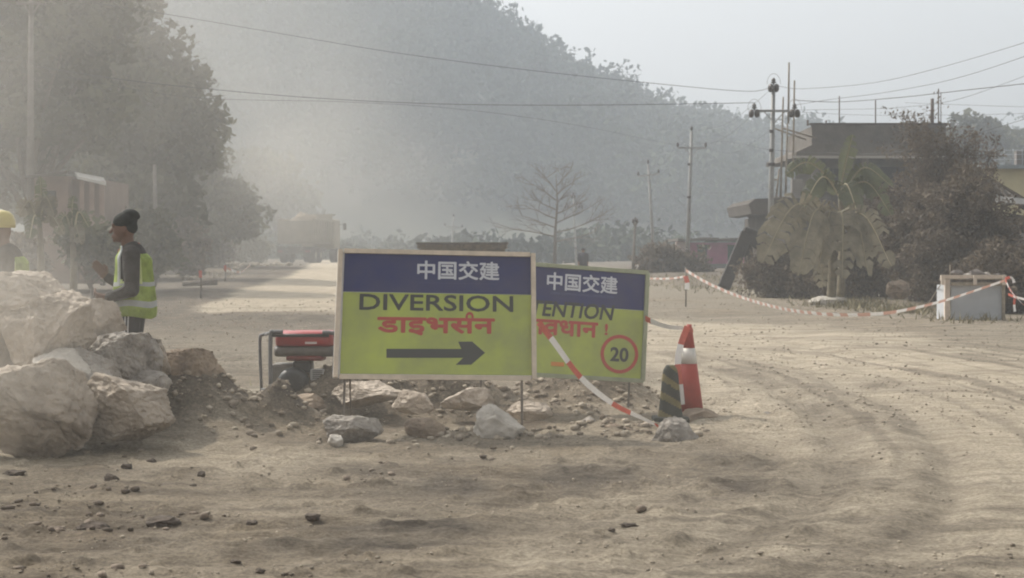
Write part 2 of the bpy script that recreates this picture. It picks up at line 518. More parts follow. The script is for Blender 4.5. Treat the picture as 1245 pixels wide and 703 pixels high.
def build_treeline():
    g = np.random.default_rng(15); n = 420
    y = g.uniform(185, 292, n); x = g.uniform(-.20, .17, n) * y
    z = H(x, y); sz = g.uniform(1.0, 2.4, n) * (1 + .8 * fbm(x / 14, y / 30, 2, 91))
    C = np.concatenate([np.stack([x + g.normal(size=n) * .8, y, z + sz * k], -1) for k in (.35, .95)]); S = np.concatenate([sz, sz * .8])
    V, F, T = leaf_cloud(C, S, 40, .55, 16)
    tag(link('distant_scrub', np_mesh('distant_scrub', V, F, [FOREST], T)), 'hazy low scrub at the foot of the hill', 'scrub', kind='stuff')
build_treeline()

# ================================================================== TREES
BARK = mat('bark', (.16, .13, .10), .9, .4, 12, .5, 30)
GREEN = mat('dusty_leaf', (.15, .15, .09), .85, tone=True, color2=(.045, .048, .028), transl=.25)
DRY = mat('dry_leaf', (.20, .16, .115), .9, tone=True, color2=(.065, .052, .040), transl=.2)
RUSTY = mat('rusty_leaf', (.19, .15, .112), .9, tone=True, color2=(.065, .05, .038), transl=.2)
def limb_paths(base, top, targets, rnd):
    out = []
    for t in targets:
        k = rnd.uniform(.3, .85)
        a = base.lerp(top, k)
        mid = a.lerp(t, .5) + Vector((rnd.uniform(-.3, .3), rnd.uniform(-.3, .3), rnd.uniform(0, .4)))
        out.append([a, mid, t])
    return out
def tree(name, base, height, lobes, label, cat='tree', group=None, leafmat=None, nclump=90, per=60, leaf=.22, clump=.8, trunk_r=.22, seed=1, trunk_h=None):
    rnd = random.Random(seed); g = np.random.default_rng(seed)
    e = empty(name, base, label, cat, group)
    trunk_h = trunk_h or height * .6
    top = base + Vector((rnd.uniform(-.4, .4), 0, trunk_h))
    cs = []
    vol = [l[3] * l[4] * l[5] for l in lobes]
    for k in range(nclump):
        l = rnd.choices(lobes, vol)[0]
        d = Vector((rnd.gauss(0, 1), rnd.gauss(0, 1), rnd.gauss(0, 1))).normalized() * (rnd.random() ** .4)
        cs.append(base + Vector((l[0] + d.x * l[3], l[1] + d.y * l[4], l[2] + d.z * l[5])))
    mb = MB()
    mb.tube(catmull([base - Vector((0, 0, .3)), base.lerp(top, .35) + Vector((rnd.uniform(-.2, .2), 0, 0)), top], 4), [trunk_r * (1 - .65 * i / 8) for i in range(9)], 8)
    mb.build('trunk', BARK, e)
    br = MB()
    for p in limb_paths(base, top, rnd.sample(cs, min(len(cs), 26)), rnd):
        br.tube(catmull(p, 3), [trunk_r * .35 * (1 - .8 * i / 6) for i in range(7)], 5)
    br.build('branches', BARK, e)
    V, F, T = leaf_cloud([tuple(c) for c in cs], [clump * rnd.uniform(.6, 1.35) for _ in cs], per, leaf, seed, .75)
    # trailing sprays at the outline
    V = V - np.array(base)
    o = link('crown', np_mesh('crown', V, F, [leafmat or GREEN], T), e)
    return e

def px2m(p, D): return p * D / FPX
def lobe(base, px, py, rx, ry, D, dy=0.0, k=1.0):
    c = at(px, py, D + dy) - base
    return (c.x, c.y, c.z, px2m(rx, D), px2m(rx, D) * k, px2m(ry, D))
def ptree(name, px, D, lobes, label, **kw):
    b = on(px, D)
    ls = [lobe(b, *l[:4], D, *(l[4:] if len(l) > 4 else ())) for l in lobes]
    topz = max(l[2] + l[5] for l in ls)
    return tree(name, b, topz, ls, label, **kw)

TG = 'tall trees behind the dust on the left'
ptree('broadleaf_tree', 40, 66, [(20, 60, 95, 85), (95, 20, 70, 70), (-40, 130, 60, 60), (120, 110, 45, 55), (60, 150, 70, 40), (-50, 200, 60, 60)],
      'tallest broadleaf tree, standing at the left edge above the tin roofed hut', group=TG, nclump=210, per=110, leaf=.26, clump=.95, trunk_r=.4, seed=3)
ptree('broadleaf_tree', 185, 78, [(190, 130, 62, 60), (165, 50, 45, 60), (225, 175, 40, 45), (150, 200, 45, 50), (180, 245, 60, 45), (150, 275, 60, 40)],
      'second big tree, with stepped outline rising over the worker in the cap', group=TG, nclump=190, per=110, leaf=.28, clump=1.0, trunk_r=.35, seed=4)
ptree('broadleaf_tree', 262, 100, [(262, 262, 50, 38), (285, 245, 30, 25), (235, 285, 35, 30), (240, 200, 25, 30), (225, 230, 35, 35)],
      'round crowned smaller tree nearest the dump truck', group=TG, nclump=120, per=110, leaf=.26, clump=1.0, trunk_r=.28, seed=5)
ptree('broadleaf_tree', 120, 92, [(120, 210, 60, 60), (60, 215, 60, 60), (140, 150, 40, 60)],
      'tree filling the gap behind the hut roof at left', group=TG, nclump=120, per=90, leaf=.3, clump=1.2, trunk_r=.3, seed=6)
ptree('broadleaf_tree', 335, 230, [(330, 235, 42, 40), (310, 215, 30, 30), (355, 250, 25, 30)],
      'faint hazy tree far off just above the dump truck', group='far hazy trees', nclump=60, per=60, leaf=.7, clump=2.6, trunk_r=.5, seed=7)
ptree('broadleaf_tree', 1186, 230, [(1182, 172, 30, 30), (1205, 185, 18, 22)],
      'blue hazy tree beyond the house, left of the yellow building', group='far hazy trees', nclump=45, per=70, leaf=.7, clump=2.0, trunk_r=.5, seed=8)
ptree('broadleaf_tree', 1240, 240, [(1238, 185, 22, 18), (1262, 180, 24, 24)],
      'blue hazy tree standing over the railing of the yellow building', group='far hazy trees', nclump=40, per=70, leaf=.7, clump=2.0, trunk_r=.5, seed=9)
SH = 'dusty shrubs below the left trees'
for k, (px, D, rx, ry, py, lab, s_) in enumerate([
        (112, 55, 34, 26, 300, 'yellowish dusty shrub directly left of the worker in the cap', 21),
        (222, 76, 26, 32, 298, 'dark shrub behind the worker at the edge of the gravel', 22),
        (180, 62, 28, 34, 290, 'pale dusty shrub right behind the cap of the worker', 23),
        (16, 58, 30, 24, 312, 'shrub behind the yellow helmet', 24),
        (150, 88, 50, 30, 290, 'broad shrub at the foot of the second big tree', 25),
        (240, 104, 42, 26, 300, 'long dark shrub filling the foot of the round crowned tree', 27), (298, 118, 24, 20, 300, 'small shrub under the round crowned tree', 26)]):
    ptree('shrub', px, D, [(px, py, rx, ry), (px + rx * .5, py + ry * .4, rx * .7, ry * .6)], lab, cat='shrub', group=SH,
          nclump=45, per=80, leaf=.16, clump=.6, trunk_r=.07, seed=s_, trunk_h=.9, leafmat=MATS['dry_leaf'] if k % 2 else MATS['dusty_leaf'])

# ------------------------------------------------------------------ right-hand thicket
def thicket(px, D, lobes, label, seed, nb=46, per=46, leafmat=None, leaf=.07, top_spray=False, dens=1.0, cat='shrub', grp='dry brown shrubs of the roadside thicket'):
    rnd = random.Random(seed)
    b = on(px, D)
    e = empty('thicket_shrub', b, label, cat, grp)
    ls = [lobe(b, *l[:4], D, *(l[4:] if len(l) > 4 else ())) for l in lobes]
    st = MB(); tips = []
    vol = [l[3] * l[4] * l[5] for l in ls]
    for k in range(nb):
        l = rnd.choices(ls, vol)[0]
        d = Vector((rnd.gauss(0, 1), rnd.gauss(0, 1), rnd.gauss(0, 1))).normalized() * rnd.random() ** .35
        t = b + Vector((l[0] + d.x * l[3], l[1] + d.y * l[4], l[2] + d.z * l[5]))
        root = b + Vector((rnd.uniform(-.5, .5), rnd.uniform(-.4, .4), -.1))
        m = root.lerp(t, .55) + Vector((rnd.uniform(-.3, .3), rnd.uniform(-.2, .2), rnd.uniform(0, .5)))
        pth = catmull([root, m, t], 4)
        st.tube(pth, [.035 * (1 - .75 * i / 8) for i in range(9)], 5, cap=False)
        tips.append(t)
        for q in range(7):
            i = rnd.randint(3, 7)
            s0 = pth[i]
            s1 = s0 + Vector((rnd.gauss(0, .35), rnd.gauss(0, .3), rnd.gauss(.18, .28)))
            st.tube([s0, s0.lerp(s1, .5) + Vector((0, 0, .06)), s1], [.012, .009, .004], 4, cap=False)
            tips.append(s1)
            for q2 in range(3):
                s2 = s1 + Vector((rnd.gauss(0, .2), rnd.gauss(0, .2), rnd.gauss(.05, .18)))
                st.tube([s1, s2], [.006, .003], 3, cap=False); tips.append(s2)
    st.build('stems', mat('dry_stem', (.17, .135, .105), .9, .4, 10), e)
    n = max(8, int(per * dens))
    V, F, T = leaf_cloud([tuple(c) for c in tips], .26, n, leaf, seed, .8, 2.2)
    link('leaves', np_mesh('leaves', V - np.array(b), F, [leafmat or DRY], T), e)
    return e
thicket(1075, 57, [(1075, 310, 34, 50), (1070, 262, 24, 34), (1096, 238, 24, 32)], 'pale brown airy shrub just right of the banana plants', 31, 50, 16, leaf=.055, leafmat=RUSTY)
thicket(1130, 52, [(1125, 320, 40, 50), (1118, 270, 26, 34), (1155, 285, 36, 60)], 'darkest brown shrub in the middle of the thicket, behind the stall', 32, 70, 34, leaf=.055)
thicket(1185, 49, [(1190, 300, 34, 60), (1172, 235, 28, 40), (1160, 330, 40, 40)], 'dark shrub between the stall and the fallen roof', 33, 70, 34, leaf=.055)
thicket(1160, 54, [(1165, 195, 30, 34), (1110, 146, 30, 12), (1185, 180, 20, 30), (1078, 137, 16, 6), (1165, 155, 24, 16)],
        'airy feathery shrub top with open twigs rising above the thicket against the sky', 34, 40, 3, leaf=.05)
thicket(1228, 43, [(1238, 355, 20, 28), (1210, 350, 14, 22)], 'dark shrub behind the ribbons at the right edge', 35, 34, 26, leaf=.055)
thicket(948, 56, [(948, 340, 16, 14), (968, 350, 22, 12)], 'low dark shrub under the left side of the banana leaves', 36, 34, 26, leaf=.055)
thicket(1018, 55, [(1010, 345, 36, 22), (1035, 325, 24, 34)], 'low shrub in the shade under the banana leaves', 37, 44, 28, leaf=.055)
thicket(800, 92, [(796, 328, 18, 5), (824, 322, 8, 8), (850, 330, 18, 6)], 'low grey shrub beside the pink house', 38, 24, 12, leaf=.12, grp='shrubs by the pink house')

# ------------------------------------------------------------------ dry grass on the verge
def build_grass():
    g = np.random.default_rng(77)
    pts = []
    for (px, py, sp, n) in [(1040, 372, 26, 900), (985, 362, 30, 500), (1110, 378, 30, 700), (1190, 392, 30, 260), (900, 353, 40, 450),
                            (830, 348, 40, 350), (235, 345, 30, 200), (190, 335, 40, 400), (250, 490, 60, 160), (60, 335, 60, 500)]:
        for _ in range(n):
            p = px + g.normal() * sp; q = py + g.normal() * 2.2
            x, y = flat(p, max(q, 318)); pts.append((x, y + abs(g.normal()) * 1.0))
    P = np.array(pts); z = H(P[:, 0], P[:, 1]); n = len(P)
    h = g.uniform(.05, .24, n) * np.where(P[:, 1] < 30, .5, 1); a = g.uniform(0, 6.28, n); le = g.normal(size=(n, 2)) * .10
    wv = np.stack([np.cos(a), np.sin(a), 0 * a], -1) * .008 * (1 + P[:, 1:2] / 30)
    B = np.stack([P[:, 0], P[:, 1], z - .02], -1); Tp = B + np.stack([le[:, 0], le[:, 1], h], -1)
    V = np.stack([B - wv, B + wv, Tp], 1).reshape(-1, 3)
    tag(link('dry_grass', np_mesh('dry_grass', V, np.arange(3 * n).reshape(-1, 3), [mat('dry_grass', (.30, .26, .16), .9, tone=True, color2=(.12, .11, .06))],
        np.repeat(g.random(n), 3))), 'dry dusty grass tufts along the edges of the gravel', 'grass', kind='stuff')
build_grass()

# ------------------------------------------------------------------ bare tree in the middle distance
def bare_tree(px, D, py_top, spread_px, label):
    b = on(px, D); e = empty('bare_tree', b, label, 'tree')
    rnd = random.Random(8)
    top = at(px + 2, py_top, D); hgt = top.z - b.z
    tr = MB(); tr.tube([b - Vector((0, 0, .2)), b + Vector((.05, 0, hgt * .4)), b + Vector((.2, 0, hgt * .7)), top], [.13, .10, .06, .02], 7)
    tr.build('trunk', BARK, e)
    br = MB()
    def grow(p, d, ln, r, lev):
        pts = [p]; q = p; dd = d.copy()
        for i in range(4):
            dd = (dd + Vector((rnd.gauss(0, .13), rnd.gauss(0, .13), rnd.gauss(.03, .09)))).normalized()
            q = q + dd * ln / 4; pts.append(q)
        br.tube(pts, [r, r * .85, r * .7, r * .55, r * .35], 4, cap=False)
        if lev < 3:
            for i in range(5 if lev < 2 else 3):
                s = pts[rnd.randint(1, 4)]
                nd = (dd + Vector((rnd.gauss(0, .55), rnd.gauss(0, .5), rnd.gauss(.1, .45)))).normalized()
                grow(s, nd, ln * rnd.uniform(.35, .6), r * .5, lev + 1)
    W_ = px2m(spread_px, D)
    for k in range(13):
        z = hgt * (.30 + .62 * k / 13)
        sgn = -1 if k % 2 else 1
        d = Vector((sgn * rnd.uniform(.6, 1), rnd.uniform(-.5, .5), rnd.uniform(.05, .35) + .5 * k / 13)).normalized()
        grow(b + Vector((.1, 0, z)), d, W_ * rnd.uniform(.7, 1.05) * (1 - .45 * k / 13), .05, 0)
    br.build('branches', BARK, e)
bare_tree(674, 120, 212, 62, 'leafless grey tree standing alone in the haze above the signs')

# ================================================================== BANANA PLANTS
BAN = mat('banana_leaf_green', (.14, .15, .085), .6, .4, 2.5, .3, 14, transl=.3, stretch=(1, 1, 1))
BAND = mat('banana_leaf_dusty', (.235, .21, .15), .85, .40, 3.0, .5, 14, transl=.25)
RIB = mat('banana_midrib', (.46, .40, .26), .6); RIBD = mat('banana_midrib_dusty', (.27, .24, .155), .7)
def banana_leaf(e, root, elbow, tip, width, m, seed, tear=True):
    """curved blade: midrib tube + split blade that droops either side"""
    rnd = random.Random(seed)
    path = catmull([root, elbow, tip], 8)
    n = len(path)
    mb = MB()
    prevL = prevR = None
    tot = (tip - root)
    side = Vector((0, 0, 1)).cross(tot)
    side = side.normalized() if side.length > .05 else Vector((1, 0, 0))
    view = Vector((0, -1, 0))
    ragged = {s_: [rnd.uniform(.82, 1.08) for _ in range(n + 1)] for s_ in (-1, 1)}
    for s in (-1, 1):
        for i in range(2, n - 1):
            if rnd.random() < .05: continue      # torn away strip
            t0, t1 = (i - 2) / (n - 3), (i - 1) / (n - 3)
            def wd(t): return width * (math.sin(math.pi * min(1, t * .93 + .05)) ** .55) * .5 * ragged[s][min(n, int(t * (n - 1)))]
            tear_k = rnd.choice((0, 0, .1, .25, .4)) if tear else 0
            a, b_ = path[i], path[i + 1]
            t = (b_ - a).normalized()
            sd = t.cross(Vector((0, 0, 1)))
            sv = t.cross(view) * -1
            if sv.dot(sd) < 0: sd = -sd
            sd = (sv.normalized() * .85 + sd * .5).normalized()
            drop = .30 + rnd.uniform(-.06, .06)
            def edge(p, tt, dr):
                wv = wd(tt)
                return [p + sd * s * wv * .55 + Vector((0, 0, .05 * wv)), p + sd * s * wv * (1 - .25 * dr) + Vector((0, 0, -dr * wv * .7)) + t * wv * .18]
            ea, eb = edge(a, t0, drop), edge(b_.lerp(a, tear_k), t1, drop + rnd.uniform(-.04, .04))
            mb.add([a, ea[0], ea[1], b_, eb[0], eb[1]], [(0, 1, 4, 3), (1, 2, 5, 4)], 0, False)
    lf = mb.build('leaf', m, e)
    rb = MB(); rb.tube(path, [.035 * (1 - .8 * i / (n - 1)) for i in range(n)], 6)
    o = rb.build('midrib', RIB if seed % 4 == 1 else RIBD, lf)
def banana(px, D, height, leaves, label, group, seed=1, trunk=.13):
    b = on(px, D); e = empty('banana_plant', b, label, 'banana plant', group)
    st = MB()
    crown = b + Vector((0, 0, height))
    st.tube(catmull([b - Vector((0, 0, .1)), b + Vector((.05, 0, height * .5)), crown], 4), [trunk * (1 - .4 * i / 8) for i in range(9)], 9)
    st.build('stem', mat('banana_stem', (.20, .17, .11), .8, .4, 6, .4, 20), e)
    for i, (x0, y0, x1, y1, w_, dusty, dy) in enumerate(leaves):
        banana_leaf(e, crown + Vector((random.uniform(-.05, .05), 0, -random.uniform(0, .3))), at(x0, y0, D + dy * .5), at(x1, y1, D + dy), w_, BAND if dusty else BAN, seed * 50 + i)
    return e
BG = 'banana plants in front of the concrete house'
banana(1010, 49, 2.5, [(966, 250, 926, 320, 1.25, 1, -.6), (990, 258, 970, 336, 1.1, 1, -.9), (1024, 262, 1024, 338, 1.05, 1, -.8),
                        (1050, 262, 1084, 324, 1.0, 1, -.3), (1000, 290, 1000, 350, .8, 1, .5), (1008, 262, 994, 330, .8, 1, -.5), (1040, 266, 1056, 336, .8, 1, -.5)],
       'big banana plant with dusty khaki leaves hanging like a fan to the ground', BG, 1)
banana(1022, 52, 3.15, [(985, 198, 955, 212, .65, 0, -.4), (1000, 215, 972, 262, .7, 0, -.6), (1050, 204, 1086, 228, .65, 0, -.3), (1030, 190, 1037, 164, .55, 0, 0),
                        (1054, 222, 1084, 262, .7, 0, -.4), (1030, 225, 1046, 270, .8, 0, -.8)],
       'taller greener banana plant whose upper leaves reach the roof edge of the house', BG, 2)
BL = 'banana plants beside the left hut'
banana(48, 53, 2.3, [(36, 245, 22, 262, .6, 1, 0), (55, 240, 66, 262, .6, 1, -.3), (50, 232, 48, 215, .4, 0, 0), (42, 262, 36, 290, .6, 0, -.4), (62, 262, 78, 285, .5, 1, 0)],
       'dust covered banana plant beside the yellow helmet', BL, 3)
banana(88, 54, 1.9, [(80, 262, 68, 282, .5, 0, 0), (95, 258, 108, 276, .5, 0, 0), (88, 250, 90, 238, .35, 0, 0), (92, 275, 99, 298, .5, 1, -.3)],
       'smaller dust covered banana plant in front of the hut corner', BL, 4)

# ================================================================== ROCKS
ROCKM = mat('boulder_stone', (.50, .43, .355), .9, 0, 2.6, 1, 16, color2=(.27, .225, .18), detail=10)
ROCKG = mat('grey_stone', (.44, .40, .355), .9, 0, 5, .8, 24, color2=(.20, .18, .158), detail=10)
for _n in ('boulder_stone', 'grey_stone'):
    _nt = MATS[_n].node_tree; _b = [n for n in _nt.nodes if n.type == 'BUMP'][0]; _b.inputs['Distance'].default_value = .05
ROCKB = mat('brown_stone', (.33, .26, .19), .95, 0, 5, .8, 24, color2=(.17, .13, .10), detail=10)
ROCKW = mat('white_stone', (.58, .54, .48), .85, 0, 6, .7, 24, color2=(.38, .35, .31), detail=10)
def rock_mesh(name, r, seed, m, cuts=24, sub=6, rough=.07):
    if sub == 6 and max(r) < .25: sub = 5
    bm = bmesh.new(); bmesh.ops.create_icosphere(bm, subdivisions=sub, radius=1.0)
    rnd = random.Random(seed)
    pl = []
    for _ in range(cuts):
        n = Vector((rnd.gauss(0, 1), rnd.gauss(0, 1), rnd.gauss(0, 1))).normalized()
        pl.append((n, rnd.uniform(.56, .84)))
    off = Vector((rnd.uniform(0, 50),) * 3)
    for v in bm.verts:
        p = v.co.copy()
        for n, d in pl:
            k = p.dot(n) - d
            if k > 0: p -= n * k * .96
        p += p.normalized() * (mnoise.fractal(v.co * 2.2 + off, .9, 2.1, 5) * rough + .5 * rough * mnoise.fractal(v.co * 9 + off, .8, 2, 3))
        w_ = mnoise.voronoi(v.co * 2.6 + off)[0]; p -= p.normalized() * max(0, .11 - (w_[1] - w_[0])) * .30
        v.co = Vector((p.x * r[0], p.y * r[1], p.z * r[2])) * 1.34
    for f in bm.faces: f.smooth = True
    me = bpy.data.meshes.new(name); bm.to_mesh(me); bm.free()
    me.materials.append(m)
    return me
def rock(px, py, rx, ry, D, m, label, seed, rot=0.0, name='boulder', cat='boulder', group=None, depth=.85, sub=6, tilt=0.0, z=None):
    c = at(px, py, D)
    s = D / FPX
    me = rock_mesh(name, (rx * s, rx * s * depth, ry * s), seed, m, sub=sub)
    o = link(name, me); o.location = c; o.rotation_euler = (0, tilt, rot)
    tag(o, label, cat, group)
    return o
BP = 'boulders of the pile at the left'
rock(55, 408, 54, 50, 13.2, ROCKM, 'big pale pointed boulder in front of the yellow helmet', 2, .3, group=BP, tilt=.3)
rock(30, 362, 60, 36, 14.1, ROCKM, 'rounded tan boulder on top of the pile at the left edge', 5, .8, group=BP, tilt=.15)
rock(112, 390, 36, 28, 13.9, ROCKM, 'small pale boulder just below the gloved hands', 7, .2, group=BP)
rock(152, 438, 60, 38, 13.7, ROCKG, 'grey faceted boulder in front of the worker in the cap', 9, 1.2, group=BP, tilt=.35)
rock(100, 462, 46, 32, 13.0, ROCKG, 'grey white boulder wedged between the large tan ones', 12, .4, group=BP)
rock(38, 492, 84, 58, 12.4, ROCKM, 'largest tan boulder at the bottom of the pile, on the ground', 14, .6, group=BP, tilt=.1)
rock(148, 498, 62, 34, 12.75, ROCKM, 'long tan boulder at the right foot of the pile', 16, .1, group=BP, tilt=.25)
rock(222, 452, 42, 28, 14.4, ROCKB, 'brown boulder half buried at the left of the soil heap', 18, .5, group=BP)
rock(178, 440, 28, 24, 14.0, ROCKM, 'pale rough stone at the right end of the pile, below the trouser stripes', 63, .7, group=BP)
rock(75, 450, 30, 22, 12.9, ROCKW, 'whitish stone in the joint above the two lowest boulders', 64, .2, group=BP)
rock(-12, 430, 34, 44, 13.3, ROCKM, 'boulder cut by the left edge of the picture', 20, .2, group=BP)
rock(182, 468, 26, 20, 13.5, ROCKG, 'small grey stone in the gap right of the pile', 22, .9, group=BP)
GR = 'loose stones around the signs'
rock(423, 522, 32, 19, 13.5, ROCKG, 'round greyish stone below the left corner of the diversion sign', 31, .3, 'stone', 'stone', GR)
rock(408, 536, 11, 8, 13.1, ROCKW, 'little white pebble touching the round greyish stone', 32, .3, 'stone', 'stone', GR, sub=4)
rock(520, 524, 27, 14, 13.6, ROCKB, 'flat brown stone under the middle of the diversion sign', 33, .6, 'stone', 'stone', GR)
rock(604, 520, 31, 23, 13.5, ROCKW, 'angular whitish stone standing under the right half of the diversion sign', 36, .2, 'stone', 'stone', GR, tilt=.3)
rock(502, 490, 22, 17, 14.3, ROCKM, 'upright tan stone behind the flat brown one', 38, .2, 'stone', 'stone', GR)
rock(442, 478, 40, 15, 14.9, ROCKM, 'long pale stone right under the lower left edge of the diversion sign', 40, .0, 'stone', 'stone', GR)
rock(573, 486, 30, 14, 15.0, ROCKM, 'tan stone on the soil heap under the diversion sign', 42, .5, 'stone', 'stone', GR)
rock(640, 500, 26, 10, 14.4, ROCKM, 'low slab of stone right of the whitish angular one', 44, .1, 'stone', 'stone', GR)
rock(819, 541, 33, 27, 13.6, ROCKG, 'grey block of stone holding the tape in front of the striped post', 45, .4, 'stone', 'stone', GR, depth=.9)
rock(851, 508, 30, 10, 15.35, ROCKB, 'flat brown stone lying on the base of the traffic cone', 47, .1, 'stone', 'stone', GR)
rock(745, 530, 24, 13, 14.0, ROCKB, 'low brown lump of stone left of the tape end', 49, .1, 'stone', 'stone', GR)
rock(716, 522, 16, 12, 14.4, ROCKG, 'small grey stone next to the low brown lump', 50, .7, 'stone', 'stone', GR)
rock(932, 507, 9, 5, 15.7, ROCKG, 'tiny dark pebble alone on the gravel right of the cone', 52, .1, 'stone', 'stone', GR, sub=3)
rock(1003, 367, 22, 7, 49, ROCKW, 'long white stone lying at the edge below the banana leaves', 54, .1, 'stone', 'stone', GR)
rock(1092, 352, 18, 12, 47.5, ROCKB, 'brown rock at the foot of the thicket left of the stall', 55, .9, 'stone', 'stone', GR)

# scattered stones, clods and gravel (nobody could count them)
def proto_stones():
    out = []
    for s_ in range(6):
        bm = bmesh.new(); bmesh.ops.create_icosphere(bm, subdivisions=1, radius=1.0)
        rnd = random.Random(900 + s_)
        for v in bm.verts: v.co *= rnd.uniform(.7, 1.2)
        bm.verts.ensure_lookup_table()
        out.append((np.array([v.co[:] for v in bm.verts]), np.array([[v.index for v in f.verts] for f in bm.faces])))
        bm.free()
    return out
def scatter(name, pts, sizes, m, label, flat_=.6, sink=.25):
    g = np.random.default_rng(len(pts))
    pr = proto_stones(); V = []; F = []; T = []; b = 0
    z = H(pts[:, 0], pts[:, 1])
    for i in range(len(pts)):
        v, f = pr[i % 6]; a = g.uniform(0, 6.28); s = sizes[i]
        sc = np.array([s * g.uniform(.7, 1.3), s * g.uniform(.7, 1.3), s * flat_ * g.uniform(.7, 1.3)])
        q = v * sc; c_, s_ = math.cos(a), math.sin(a)
        q = np.stack([q[:, 0] * c_ - q[:, 1] * s_, q[:, 0] * s_ + q[:, 1] * c_, q[:, 2]], -1)
        V.append(q + np.array([pts[i, 0], pts[i, 1], z[i] + sc[2] * (1 - 2 * sink)])); F.append(f + b); b += len(v)
        T.append(np.full(len(v), g.random()))
    tag(link(name, np_mesh(name, np.concatenate(V), np.concatenate(F), [m], np.concatenate(T))), label, name.replace('_', ' '), kind='stuff')
def frame_pts(n, y0, y1, x0=-.31, x1=.31, dens=None, seed=0, clusters=None):
    g = np.random.default_rng(seed)
    y = np.exp(g.uniform(math.log(y0), math.log(y1), n)); x = g.uniform(x0, x1, n) * y
    P = np.stack([x, y], -1)
    c = fbm(x / .9, y / .7, 3, seed + 3)
    return P[c > (dens if dens is not None else -1)]
STONET = mat('gravel_stone', (.44, .38, .30), .95, tone=True, color2=(.19, .16, .125))
CLOD = mat('dirt_clod', (.26, .21, .165), .98, tone=True, color2=(.10, .08, .062))
P = frame_pts(6000, 7.3, 15, dens=.12, seed=1)
scatter('gravel', P, .0035 + .010 * rng.random(len(P)) ** 4, STONET, 'fine loose gravel in the foreground')
P = frame_pts(16000, 14.5, 55, dens=-.2, seed=2)
scatter('roadside_gravel', P, (.005 + .015 * rng.random(len(P)) ** 4) * (.6 + P[:, 1] / 50), STONET, 'coarse gravel of the levelled ground behind the signs')
P = frame_pts(1100, 7.3, 13.5, x1=.10, dens=.24, seed=4)
scatter('clods', P, .008 + .030 * rng.random(len(P)) ** 3, CLOD, 'dark dirt clods churned up in the foreground', .55)
# broken stone on the soil heaps
def heap_pts():
    g = np.random.default_rng(8); out = []; sz = []
    for (px, D, wx, wy, h) in MOUNDS[:10]:
        n = int((420 if px > 400 else 300) * wx)
        mx = (px - CX) / FPX * D
        out.append(np.stack([mx + g.normal(size=n) * wx * .7, D + g.normal(size=n) * wy * .7 - .1], -1)); sz.append(.007 + .035 * g.random(n) ** 3)
    return np.concatenate(out), np.concatenate(sz)
P, S_ = heap_pts()
scatter('rubble', P, S_, mat('rubble_stone', (.44, .38, .30), .95, tone=True, color2=(.15, .12, .09)), 'broken stone and soil lumps on the heaps under the signs')
g_ = np.random.default_rng(12)
P = np.array([flat(px, py) for px, py in [(g_.normal(245, 42), 329 + abs(g_.normal(0, 3.0))) for _ in range(240)]]); P[:, 1] = np.clip(P[:, 1] * .55 + 36, 60, 110); P[:, 0] = (g_.normal(245, 45, len(P)) - CX) / FPX * P[:, 1]
scatter('far_rubble', P, .06 + .22 * rng.random(len(P)) ** 2, STONET, 'rubble heap along the roadside near the walking people')
DK = [(245, 577, 5, 4), (135, 582, 9, 6), (155, 567, 6, 4), (116, 640, 17, 7), (197, 634, 17, 7), (185, 560, 5, 3), (307, 635, 8, 4), (316, 694, 6, 4), (285, 683, 6, 3), (765, 638, 10, 3), (743, 644, 5, 2), (235, 590, 4, 2), (380, 628, 10, 5), (20, 575, 12, 4)]
for i, (px, py, rx, ry) in enumerate(DK):
    c = gnd(px, py + ry * .6); s = c.y / FPX
    me = rock_mesh('dirt_lump', (rx * s, rx * s * .8, ry * s), 200 + i, CLOD if False else mat('dark_lump', (.13, .105, .085), .98, .5, 12, .8, 30), sub=4, rough=.16)
    o = link('dirt_lump', me); o.location = c + Vector((0, 0, ry * s * .4))
    lab = ['small cube shaped dark lump alone on the pale sandy patch', 'upright dark lump left of the sandy patch', 'low dark lump behind the upright one at left', 'wide dark lump near the left bottom, first of two side by side',
           'wide dark lump near the left bottom, second of two side by side', 'little dark lump in front of the boulder pile', 'dark lump in the lower middle left below the sandy patch', 'small dark lump at the very bottom edge, right one of two',
           'small dark lump at the very bottom edge, left one of two', 'flat black lump on the brown track in the lower middle', 'smaller flat lump left of the flat black one', 'tiny lump just below the cube shaped one', 'broad low lump in the lower middle of the dirt', 'flat dark lump at the left edge of the picture'][i]
    tag(o, lab, 'dirt lump', 'dark lumps of dirt in the foreground')

# ================================================================== SIGNS
BLUE = mat('sign_blue', (.018, .028, .14), .5, 0, 2.6, color2=(.045, .05, .13), detail=9)
LIME = mat('sign_lime', (.46, .55, .10), .5, 0, 2.2, color2=(.33, .375, .12), detail=9)
SWHITE = mat('sign_white', (.74, .72, .72), .5, .12, 8)
INK = mat('sign_ink', (.045, .052, .050), .5)
REDI = mat('sign_red', (.45, .075, .055), .5)
ORI = mat('sign_orange', (.62, .24, .05), .5)
CREAM = mat('frame_cream', (.72, .62, .50), .6, .2, 10)
STEEL = mat('frame_steel', (.17, .145, .12), .5, .3, 10, metallic=.5)
def text_mesh(body, bold=0.0):
    cu = bpy.data.curves.new('t', 'FONT'); cu.body = body; cu.size = 1.0; cu.offset = bold; cu.resolution_u = 3
    ob = bpy.data.objects.new('t', cu); COL.objects.link(ob)
    dg = bpy.context.evaluated_depsgraph_get(); dg.update()
    me = bpy.data.meshes.new_from_object(ob.evaluated_get(dg))
    vs = np.array([v.co[:2] for v in me.vertices]); fs = [tuple(p.vertices) for p in me.polygons]
    bpy.data.objects.remove(ob); bpy.data.meshes.remove(me); bpy.data.curves.remove(cu)
    return vs, fs
